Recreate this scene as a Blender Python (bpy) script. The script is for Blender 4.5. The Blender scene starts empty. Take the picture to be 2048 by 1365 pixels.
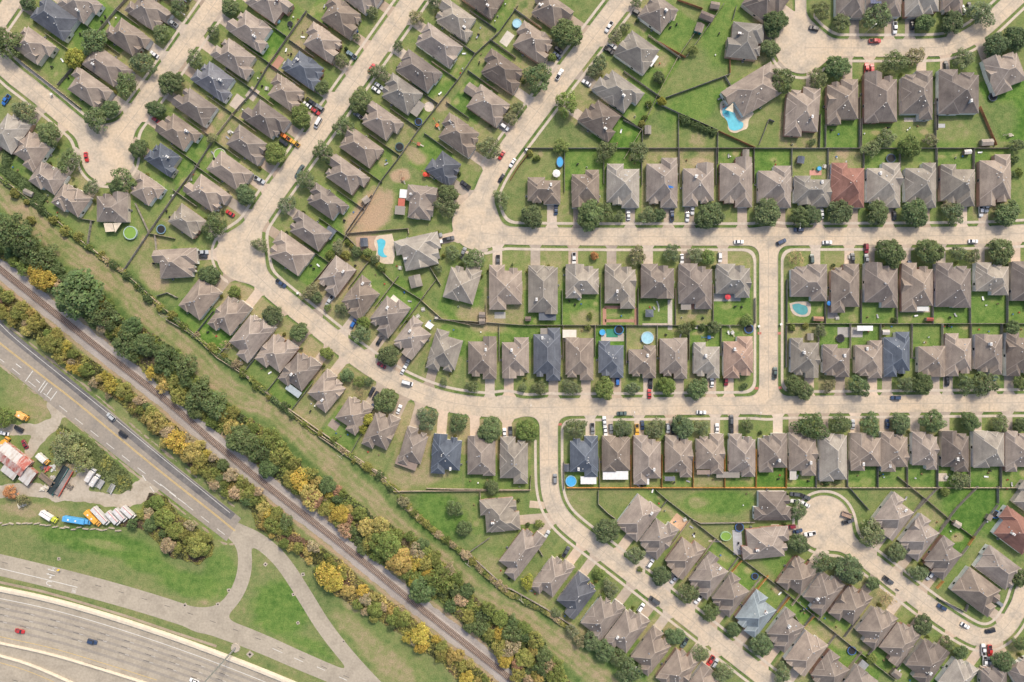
import bpy, math, random
import numpy as np
from mathutils import Vector, Matrix

# ------------------------------------------------------------------ camera, light, exposure
S = 0.245            # metres on the ground per photograph pixel
HC = 333.0           # flying height
CX, CY = 1024.0, 682.5
scene = bpy.context.scene
COL = scene.collection
cam_d = bpy.data.cameras.new("camera")
cam_d.angle = 2 * math.atan(1024 * S / HC)
cam_d.clip_start = 1.0
cam_d.clip_end = 6000
cam = bpy.data.objects.new("camera", cam_d)
cam.location = (0, 0, HC)
COL.objects.link(cam)
scene.camera = cam

SUN_EL = math.radians(48)
SUN_AZ = math.radians(27)      # clockwise from the top of the picture
world = bpy.data.worlds.new("World")
scene.world = world
world.use_nodes = True
wn = world.node_tree.nodes
sky = wn.new("ShaderNodeTexSky")
sky.sky_type = 'NISHITA'
sky.sun_disc = False
sky.sun_elevation = SUN_EL
sky.sun_rotation = SUN_AZ
sky.dust_density = 4.0
sky.ozone_density = 0.6
world.node_tree.links.new(sky.outputs[0], wn["Background"].inputs[0])
wn["Background"].inputs[1].default_value = 0.15
sun_d = bpy.data.lights.new("sun", 'SUN')
sun_d.energy = 2.05
sun_d.angle = math.radians(8.0)
sun_d.color = (1.0, 0.90, 0.74)
sun = bpy.data.objects.new("sun", sun_d)
sdir = Vector((math.sin(SUN_AZ) * math.cos(SUN_EL), math.cos(SUN_AZ) * math.cos(SUN_EL), math.sin(SUN_EL)))
sun.rotation_euler = sdir.to_track_quat('Z', 'Y').to_euler()
COL.objects.link(sun)
vs = scene.view_settings
vs.view_transform = 'Standard'
vs.look = 'None'
vs.exposure = 0.36
vs.gamma = 1.0

rng = random.Random(7)
nrng = np.random.RandomState(11)

# ------------------------------------------------------------------ helpers
def G(px, py, h=0.0):
    """photograph pixel -> world x, y for a point h metres above the ground"""
    k = (HC - h) / HC * S
    return ((px - CX) * k, -(py - CY) * k)

def U(x, y):
    return (x / S + CX, CY - y / S)

def dirw(sx, sy):
    l = math.hypot(sx, sy)
    return (sx / l, -sy / l)

class MB:
    def __init__(self):
        self.v, self.f, self.m = [], [], []
    def quad(self, a, b, c, d, m=0):
        i = len(self.v); self.v += [a, b, c, d]; self.f.append((i, i+1, i+2, i+3)); self.m.append(m)
    def poly(self, pts, m=0):
        i = len(self.v); self.v += list(pts); self.f.append(tuple(range(i, i+len(pts)))); self.m.append(m)
    def box(self, x0, x1, y0, y1, z0, z1, m=0, bottom=False):
        i = len(self.v)
        self.v += [(x0,y0,z0),(x1,y0,z0),(x1,y1,z0),(x0,y1,z0),(x0,y0,z1),(x1,y0,z1),(x1,y1,z1),(x0,y1,z1)]
        fs = [(4,5,6,7),(0,1,5,4),(1,2,6,5),(2,3,7,6),(3,0,4,7)]
        if bottom: fs.append((3,2,1,0))
        for f in fs:
            self.f.append(tuple(i+k for k in f)); self.m.append(m)
    def prism(self, pts, z0, z1, m=0, mtop=None, bottom=False):
        n = len(pts); i = len(self.v)
        self.v += [(p[0],p[1],z0) for p in pts] + [(p[0],p[1],z1) for p in pts]
        self.f.append(tuple(range(i+n, i+2*n))); self.m.append(m if mtop is None else mtop)
        for k in range(n):
            j = (k+1) % n
            self.f.append((i+k, i+j, i+n+j, i+n+k)); self.m.append(m)
        if bottom:
            self.f.append(tuple(range(i+n-1, i-1, -1))); self.m.append(m)
    def cyl(self, x, y, z0, z1, r0, r1=None, n=12, m=0, cap=True):
        r1 = r0 if r1 is None else r1
        i = len(self.v)
        for k in range(n):
            a = 2*math.pi*k/n
            self.v.append((x+r0*math.cos(a), y+r0*math.sin(a), z0))
        for k in range(n):
            a = 2*math.pi*k/n
            self.v.append((x+r1*math.cos(a), y+r1*math.sin(a), z1))
        for k in range(n):
            j = (k+1) % n
            self.f.append((i+k, i+j, i+n+j, i+n+k)); self.m.append(m)
        if cap:
            self.f.append(tuple(range(i+n, i+2*n))); self.m.append(m)
    def tube(self, a, b, r0, r1=None, n=6, m=0):
        r1 = r0 if r1 is None else r1
        a, b = Vector(a), Vector(b); d = (b-a)
        if d.length < 1e-6: return
        d.normalize()
        u = d.orthogonal().normalized(); w = d.cross(u)
        i = len(self.v)
        for (c, r) in ((a, r0), (b, r1)):
            for k in range(n):
                t = 2*math.pi*k/n
                self.v.append(tuple(c + u*(r*math.cos(t)) + w*(r*math.sin(t))))
        for k in range(n):
            j = (k+1) % n
            self.f.append((i+k, i+j, i+n+j, i+n+k)); self.m.append(m)
        self.f.append(tuple(range(i+n, i+2*n))); self.m.append(m)
        self.f.append(tuple(range(i+n-1, i-1, -1))); self.m.append(m)
    def hip(self, x0, x1, y0, y1, ze, pitch, m=0, g0=False, g1=False, fas=0.2, mf=1, mg=2, mr=None):
        """hip roof over a rectangle; ridge along the longer side, g0/g1 = gabled ends"""
        w, d = x1-x0, y1-y0
        i = len(self.v)
        self.v += [(x0,y0,ze-fas),(x1,y0,ze-fas),(x1,y1,ze-fas),(x0,y1,ze-fas),(x0,y0,ze),(x1,y0,ze),(x1,y1,ze),(x0,y1,ze)]
        if w <= d:
            h = w/2; rz = ze + h*pitch; xm = (x0+x1)/2
            a0 = 0.0 if g0 else min(h, d/2-0.02); a1 = 0.0 if g1 else min(h, d/2-0.02)
            self.v += [(xm, y0+a0, rz), (xm, y1-a1, rz)]
            fs = [(4,5,8),(5,6,9,8),(6,7,9),(7,4,8,9)]; ms = [mg if g0 else m, m, mg if g1 else m, m]
        else:
            h = d/2; rz = ze + h*pitch; ym = (y0+y1)/2
            a0 = 0.0 if g0 else min(h, w/2-0.02); a1 = 0.0 if g1 else min(h, w/2-0.02)
            self.v += [(x0+a0, ym, rz), (x1-a1, ym, rz)]
            fs = [(4,5,9,8),(5,6,9),(6,7,8,9),(7,4,8)]; ms = [m, mg if g1 else m, m, mg if g0 else m]
        if mr is not None:
            R0, R1 = self.v[i+8], self.v[i+9]
            E = [self.v[i+4+q] for q in range(4)]
            ends = ((0, 1), (2, 3)) if w <= d else ((0, 3), (1, 2))
            self.cap(R0, R1, pitch, mr)
            if not g0:
                for q in ends[0]: self.cap(E[q], R0, pitch*.707, mr)
            if not g1:
                for q in ends[1]: self.cap(E[q], R1, pitch*.707, mr)
        for f, k in zip(fs, ms):
            self.f.append(tuple(i+q for q in f)); self.m.append(k)
        for f in [(0,1,5,4),(1,2,6,5),(2,3,7,6),(3,0,4,7),(3,2,1,0)]:
            self.f.append(tuple(i+q for q in f)); self.m.append(mf)
    def cap(self, a, b, k, m, w=0.21):
        dx, dy = b[0]-a[0], b[1]-a[1]; l = math.hypot(dx, dy)
        if l < 0.5: return
        nx, ny = -dy/l*w, dx/l*w
        for s in (1, -1):
            p = [(a[0], a[1], a[2]+.05), (b[0], b[1], b[2]+.05), (b[0]+nx*s, b[1]+ny*s, b[2]-k*w+.025), (a[0]+nx*s, a[1]+ny*s, a[2]-k*w+.025)]
            self.quad(*(p if s > 0 else p[::-1]), m)
    def mesh(self, name, mats):
        me = bpy.data.meshes.new(name)
        me.from_pydata(self.v, [], self.f)
        for q in mats: me.materials.append(q)
        if len(mats) > 1: me.polygons.foreach_set("material_index", self.m)
        me.update()
        return me
    def obj(self, name, mats, parent=None, loc=(0,0,0), rz=0.0, color=None):
        return link(name, self.mesh(name, mats if isinstance(mats, (list, tuple)) else [mats]), parent, loc, rz, color)

def link(name, me, parent=None, loc=(0,0,0), rz=0.0, color=None, scale=None):
    o = bpy.data.objects.new(name, me)
    o.location = loc
    o.rotation_euler = (0, 0, rz)
    if scale: o.scale = scale
    if parent is not None: o.parent = parent
    if color is not None: o.color = (*color, 1.0)
    COL.objects.link(o)
    return o

LABELLED = []
def tag(o, label, cat, group=None, shared=False):
    o["label"] = label; o["category"] = cat
    if group: o["group"] = group
    if not shared: LABELLED.append(o)
    return o

def thing(name, label, cat, loc=(0,0,0), rz=0.0, group=None, shared=False):
    o = link(name, None, None, loc, rz)
    o.empty_display_size = 0.5
    return tag(o, label, cat, group, shared)

def struct(o, kind="structure"):
    o["kind"] = kind
    return o

ORD = ["first","second","third","fourth","fifth","sixth","seventh","eighth","ninth","tenth","eleventh","twelfth",
       "thirteenth","fourteenth","fifteenth","sixteenth","seventeenth","eighteenth","nineteenth","twentieth"]
TENS = {2:"twenty",3:"thirty",4:"forty",5:"fifty",6:"sixty",7:"seventy",8:"eighty",9:"ninety"}
TENTH = {2:"twentieth",3:"thirtieth",4:"fortieth",5:"fiftieth",6:"sixtieth",7:"seventieth",8:"eightieth",9:"ninetieth"}
def ordinal(i):
    if i < 20: return ORD[i]
    n = i+1
    if n >= 100: return "hundred-and-" + ordinal(n-101) if n > 100 else "hundredth"
    return TENTH[n//10] if n % 10 == 0 else TENS[n//10] + "-" + ORD[n%10-1]

# ------------------------------------------------------------------ materials
def nmat(name):
    m = bpy.data.materials.new(name); m.use_nodes = True
    nt = m.node_tree
    return m, nt, nt.nodes["Principled BSDF"]

def noise(nt, scale, detail=4.0, rough=0.6, coord='world', vec_scale=None):
    t = nt.nodes.new("ShaderNodeTexNoise")
    t.inputs["Scale"].default_value = scale; t.inputs["Detail"].default_value = detail; t.inputs["Roughness"].default_value = rough
    if coord == 'world':
        g = nt.nodes.new("ShaderNodeNewGeometry"); src = g.outputs["Position"]
    else:
        g = nt.nodes.new("ShaderNodeTexCoord"); src = g.outputs["Object"]
    if vec_scale:
        mp = nt.nodes.new("ShaderNodeMapping"); mp.inputs["Scale"].default_value = vec_scale
        nt.links.new(src, mp.inputs["Vector"]); src = mp.outputs[0]
    nt.links.new(src, t.inputs["Vector"])
    return t.outputs["Fac"]

def ramp(nt, src, stops):
    r = nt.nodes.new("ShaderNodeValToRGB")
    e = r.color_ramp.elements
    while len(e) < len(stops): e.new(0.5)
    for k, (p, c) in enumerate(stops):
        e[k].position = p; e[k].color = (*c, 1.0) if len(c) == 3 else c
    nt.links.new(src, r.inputs[0])
    return r.outputs[0]

def mul(nt, a, b, fac=1.0):
    x = nt.nodes.new("ShaderNodeMix"); x.data_type = 'RGBA'; x.blend_type = 'MULTIPLY'
    x.inputs[0].default_value = fac
    nt.links.new(a, x.inputs[6]); nt.links.new(b, x.inputs[7])
    return x.outputs[2]

def mixc(nt, f, a, b):
    x = nt.nodes.new("ShaderNodeMix"); x.data_type = 'RGBA'
    if isinstance(f, (int, float)): x.inputs[0].default_value = f
    else: nt.links.new(f, x.inputs[0])
    for k, q in ((6, a), (7, b)):
        if isinstance(q, tuple): x.inputs[k].default_value = (*q, 1.0)
        else: nt.links.new(q, x.inputs[k])
    return x.outputs[2]

def objcol(nt):
    return nt.nodes.new("ShaderNodeObjectInfo").outputs["Color"]

def grey(v): return (v, v, v)

def tinted(name, rough=0.8, s1=0.35, lo=0.75, hi=1.2, s2=None, lo2=0.85, hi2=1.12, spec=0.3, metallic=0.0, coat=0.0, coord='world', vs=None):
    """object colour broken up by one or two noises"""
    m, nt, b = nmat(name)
    c = objcol(nt)
    c = mul(nt, c, ramp(nt, noise(nt, s1, 5, 0.65, coord, vs), [(0.3, grey(lo)), (0.7, grey(hi))]))
    if s2: c = mul(nt, c, ramp(nt, noise(nt, s2, 3, 0.6, coord), [(0.3, grey(lo2)), (0.7, grey(hi2))]))
    nt.links.new(c, b.inputs["Base Color"])
    b.inputs["Roughness"].default_value = rough
    b.inputs["Specular IOR Level"].default_value = spec
    b.inputs["Metallic"].default_value = metallic
    b.inputs["Coat Weight"].default_value = coat
    return m

def plain(name, col, rough=0.7, s=0.8, lo=0.85, hi=1.12, metallic=0.0, spec=0.3):
    m, nt, b = nmat(name)
    rgb = nt.nodes.new("ShaderNodeRGB"); rgb.outputs[0].default_value = (*col, 1)
    c = mul(nt, rgb.outputs[0], ramp(nt, noise(nt, s, 4), [(0.3, grey(lo)), (0.7, grey(hi))]))
    nt.links.new(c, b.inputs["Base Color"])
    b.inputs["Roughness"].default_value = rough; b.inputs["Metallic"].default_value = metallic
    b.inputs["Specular IOR Level"].default_value = spec
    return m

M = {}
# roof shingles: tint, algae streaks, courses, tabs
def mk_roof():
    m, nt, b = nmat("shingle_roof")
    c = objcol(nt)
    c = mul(nt, c, ramp(nt, noise(nt, 0.16, 4, 0.6), [(0.30, (0.70,0.68,0.69)), (0.66, (1.12,1.10,1.07))]))
    c = mul(nt, c, ramp(nt, noise(nt, 0.7, 5, 0.7, 'object', (1.0, 0.18, 0.2)), [(0.30, grey(0.83)), (0.62, grey(1.08))]))
    c = mul(nt, c, ramp(nt, noise(nt, 3.2, 2, 0.5), [(0.3, grey(0.86)), (0.7, grey(1.12))]))
    nt.links.new(c, b.inputs["Base Color"])
    b.inputs["Roughness"].default_value = 0.95; b.inputs["Specular IOR Level"].default_value = 0.15
    return m
M['roof'] = mk_roof()
def mk_cap():
    m, nt, b = nmat("ridge_cap_shingle")
    c = mul(nt, objcol(nt), ramp(nt, noise(nt, 0.8, 3), [(0.3, (1.12,1.12,1.12)), (0.7, (1.36,1.34,1.32))]))
    nt.links.new(c, b.inputs["Base Color"]); b.inputs["Roughness"].default_value = 0.9
    return m
M['cap'] = mk_cap()
M['fascia'] = plain("fascia_paint", (0.55, 0.50, 0.45), 0.6)
M['wall'] = tinted("house_wall", 0.85, 0.5, 0.85, 1.1, 5.0, 0.8, 1.15)
M['glass'] = plain("window_glass", (0.03, 0.035, 0.045), 0.12, 0.5, 0.9, 1.1, 0.0, 0.6)
M['white'] = plain("white_paint", (0.74, 0.73, 0.70), 0.55, 0.6, 0.88, 1.06)
M['metal'] = plain("galvanised_metal", (0.42, 0.43, 0.44), 0.45, 0.6, 0.85, 1.1, 0.6)
M['dark'] = plain("black_rubber", (0.025, 0.025, 0.027), 0.8)
M['tint'] = tinted("painted_surface", 0.6, 0.8, 0.88, 1.1)
M['car'] = tinted("car_paint", 0.32, 0.5, 0.93, 1.06, spec=0.5, coat=0.5, coord='object')
M['canvas'] = tinted("canvas_cloth", 0.9, 0.8, 0.9, 1.08)
M['wood'] = tinted("weathered_wood", 0.9, 0.25, 0.7, 1.25, 2.5, 0.7, 1.25)
M['concrete'] = tinted("driveway_concrete", 0.9, 0.12, 0.82, 1.14, 0.9, 0.9, 1.1)
M['bark'] = plain("tree_bark", (0.13, 0.10, 0.08), 0.95, 2.0, 0.7, 1.2)

def mk_leaf():
    m, nt, b = nmat("foliage")
    at = nt.nodes.new("ShaderNodeAttribute"); at.attribute_name = "leafvar"; at.attribute_type = 'GEOMETRY'
    c = mul(nt, objcol(nt), at.outputs["Color"])
    nt.links.new(c, b.inputs["Base Color"])
    b.inputs["Roughness"].default_value = 0.75; b.inputs["Specular IOR Level"].default_value = 0.2
    tr = nt.nodes.new("ShaderNodeBsdfTranslucent"); nt.links.new(c, tr.inputs["Color"])
    mx = nt.nodes.new("ShaderNodeMixShader"); mx.inputs[0].default_value = 0.22
    out = nt.nodes["Material Output"]
    nt.links.new(b.outputs[0], mx.inputs[1]); nt.links.new(tr.outputs[0], mx.inputs[2]); nt.links.new(mx.outputs[0], out.inputs[0])
    return m
M['leaf'] = mk_leaf()

def mk_road(name, base, stain, warm, st=1.0):
    m, nt, b = nmat(name)
    n1 = noise(nt, 0.045, 6, 0.6); n2 = noise(nt, 0.13, 5, 0.65); n3 = noise(nt, 0.9, 4, 0.6)
    c = mixc(nt, ramp(nt, n1, [(0.36, grey(0.0)), (0.64, grey(1.0))]), base, warm)
    dk = nt.nodes.new("ShaderNodeRGB"); dk.outputs[0].default_value = (*stain, 1)
    f = ramp(nt, n2, [(0.46, grey(0.0)), (0.68, grey(0.85*st))])
    c = mixc(nt, f, c, stain)
    c = mul(nt, c, ramp(nt, n3, [(0.3, grey(0.86)), (0.7, grey(1.11))]))
    nt.links.new(c, b.inputs["Base Color"]); b.inputs["Roughness"].default_value = 0.92
    b.inputs["Specular IOR Level"].default_value = 0.2
    return m
M['street'] = mk_road("street_concrete", (0.535,0.452,0.350), (0.350,0.312,0.260), (0.575,0.462,0.335))
M['freeway'] = mk_road("grooved_concrete", (0.375,0.330,0.265), (0.28,0.245,0.195), (0.41,0.36,0.285), 0.8)
M['asphalt'] = mk_road("worn_asphalt", (0.290,0.258,0.220), (0.225,0.205,0.18), (0.325,0.285,0.235), 0.8)
M['asphalt_dark'] = mk_road("patched_asphalt", (0.145,0.14,0.14), (0.088,0.088,0.096), (0.21,0.195,0.18), 0.9)
M['walk'] = mk_road("sidewalk_concrete", (0.53,0.46,0.38), (0.41,0.36,0.30), (0.56,0.475,0.38), 0.8)
M['gravel'] = mk_road("gravel_drive", (0.42,0.37,0.30), (0.31,0.265,0.20), (0.46,0.40,0.32))
def mk_ballast():
    m, nt, b = nmat("railway_ballast")
    n1 = noise(nt, 0.10, 5, 0.6); n2 = noise(nt, 2.2, 4, 0.7)
    c = ramp(nt, n1, [(0.3, (0.29,0.255,0.23)), (0.7, (0.41,0.37,0.335))])
    c = mul(nt, c, ramp(nt, n2, [(0.25, grey(0.62)), (0.75, grey(1.3))]))
    nt.links.new(c, b.inputs["Base Color"]); b.inputs["Roughness"].default_value = 0.95
    return m
M['ballast'] = mk_ballast()
M['joint'] = plain("joint_sealant", (0.36,0.315,0.26), 0.9)
M['kerb'] = plain("kerb_concrete", (0.42,0.365,0.30), 0.9, 0.3)
M['paint_w'] = plain("white_road_paint", (0.66,0.65,0.60), 0.7, 1.5, 0.8, 1.1)
M['paint_y'] = plain("yellow_road_paint", (0.60,0.43,0.16), 0.7, 0.6, 0.8, 1.1)
M['tar'] = plain("dark_lane_dash", (0.10,0.095,0.09), 0.8)

def mk_ground():
    m, nt, b = nmat("grass_ground")
    at = nt.nodes.new("ShaderNodeAttribute"); at.attribute_name = "soil"; at.attribute_type = 'GEOMETRY'
    sp = nt.nodes.new("ShaderNodeSeparateColor"); nt.links.new(at.outputs["Color"], sp.inputs[0])
    def math_(op, a, bb):
        x = nt.nodes.new("ShaderNodeMath"); x.operation = op
        for k, q in enumerate((a, bb)):
            if isinstance(q, (int, float)): x.inputs[k].default_value = q
            else: nt.links.new(q, x.inputs[k])
        return x.outputs[0]
    n1 = noise(nt, 0.06, 5, 0.6); n2 = noise(nt, 0.33, 5, 0.68); n3 = noise(nt, 1.8, 3, 0.6)
    d = math_('ADD', sp.outputs[0], math_('MULTIPLY', math_('SUBTRACT', n1, 0.5), 0.6))
    d = math_('ADD', d, math_('MULTIPLY', math_('SUBTRACT', n2, 0.5), 1.0))
    c = ramp(nt, d, [(0.0, (0.082,0.132,0.042)), (0.20, (0.145,0.188,0.068)), (0.42, (0.205,0.222,0.090)),
                     (0.60, (0.275,0.245,0.130)), (0.80, (0.345,0.270,0.170)), (1.0, (0.40,0.285,0.185))])
    br = nt.nodes.new("ShaderNodeRGB"); br.outputs[0].default_value = (0.085,0.185,0.022,1)
    c = mixc(nt, sp.outputs[1], c, mul(nt, c, ramp(nt, n2, [(0.0, (0.70,1.00,0.58)), (1.0, (0.84,1.13,0.64))])))
    c = mul(nt, c, ramp(nt, n3, [(0.28, grey(0.70)), (0.72, grey(1.28))]))
    nt.links.new(c, b.inputs["Base Color"]); b.inputs["Roughness"].default_value = 0.95
    b.inputs["Specular IOR Level"].default_value = 0.1
    return m
M['ground'] = mk_ground()

def mk_water(name, col):
    m, nt, b = nmat(name)
    c = ramp(nt, noise(nt, 0.6, 3), [(0.3, tuple(q*0.9 for q in col)), (0.7, tuple(min(1,q*1.1) for q in col))])
    nt.links.new(c, b.inputs["Base Color"]); b.inputs["Roughness"].default_value = 0.08
    bp = nt.nodes.new("ShaderNodeBump"); bp.inputs["Strength"].default_value = 0.12
    nt.links.new(noise(nt, 2.5, 3), bp.inputs["Height"]); nt.links.new(bp.outputs[0], b.inputs["Normal"])
    return m
M['water'] = mk_water("pool_water", (0.10,0.46,0.56))
M['water_dk'] = mk_water("dark_teal_pool_water", (0.09,0.30,0.31))  # darker teal water of the corner yard pool
M['water_gr'] = mk_water("green_pool_water", (0.20,0.33,0.06))
M['water_bl'] = mk_water("blue_pool_water", (0.07,0.36,0.66))
M['water_lt'] = mk_water("pale_pool_water", (0.32,0.55,0.63))
# ------------------------------------------------------------------ data (photograph pixels)
N = (0.816, 0.578)       # down-right, across the slanting streets
T = (0.578, -0.816)      # up-right, along the slanting streets
def neg(v): return (-v[0], -v[1])
VP = (0.62, -0.785)      # across the curving street, towards it from its lower side

# street strokes: centre line, width
STREETS = [
 ("corner", [(60,-50),(18,14),(-30,82)], 34),
 ("N", [(-60,42),(0,130),(84,194),(160,258),(198,290)], 36),
 ("P", [(452,-24),(384,72),(270,232),(228,285)], 38),
 ("Wbulb", [(214,304),(216,312)], 106),
 ("Q", [(842,-24),(764,86),(575,352),(518,432),(492,480)], 39),
 ("Qbulb", [(480,508),(482,514)], 94),
 ("V", [(492,530),(540,576),(575,605),(709,712),(790,764),(850,791),(900,806),(960,814),(1012,816)], 38),
 ("T", [(1012,816),(1100,815),(1700,809),(2120,805)], 34),
 ("R", [(1270,-32),(1186,77),(1026,287),(985,346),(962,404)], 40),
 ("Rbulb", [(952,446),(953,452)], 94),
 ("S", [(960,466),(1024,474),(1560,474),(1900,472),(2000,470),(2120,462)], 34),
 ("U", [(1537,482),(1537,799)], 36),
 ("L", [(1097.5,828),(1097.5,950),(1101,990),(1114,1024),(1140,1054),(1215,1110),(1414,1266),(1600,1412)], 35),
 ("Zbulb", [(1648,1044),(1650,1048)], 104),
 ("Z", [(1665,1064),(1710,1100),(1786,1159),(1877,1229),(1938,1268),(1965,1277),(1992,1272),(2016,1252),(2034,1220),(2060,1176),(2100,1120)], 36),
 ("NEbulb", [(1600,92),(1604,96)], 102),
 ("NE", [(1610,96),(1860,97),(1900,92),(1940,76),(1975,50),(2030,-2),(2070,-40)], 34),
 ("NEstub", [(1601,-40),(1601,50)], 21),
 ("Y2", [(2052,1184),(2075,1196)], 30),
]
SMALL = [  # other paved surfaces
 ("freeway_ramp", [(466,1060),(505,1074),(540,1098),(570,1130),(606,1186),(648,1256),(706,1328),(760,1384)], 33, 'freeway'),
]
FRONTAGE = [(-60,1118),(0,1130),(125,1160),(250,1193),(375,1232),(512,1282),(605,1324),(720,1372)]
LOOP = [(470,1066),(486,1090),(491,1116),(488,1152),(474,1188),(448,1220),(400,1240)]

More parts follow.
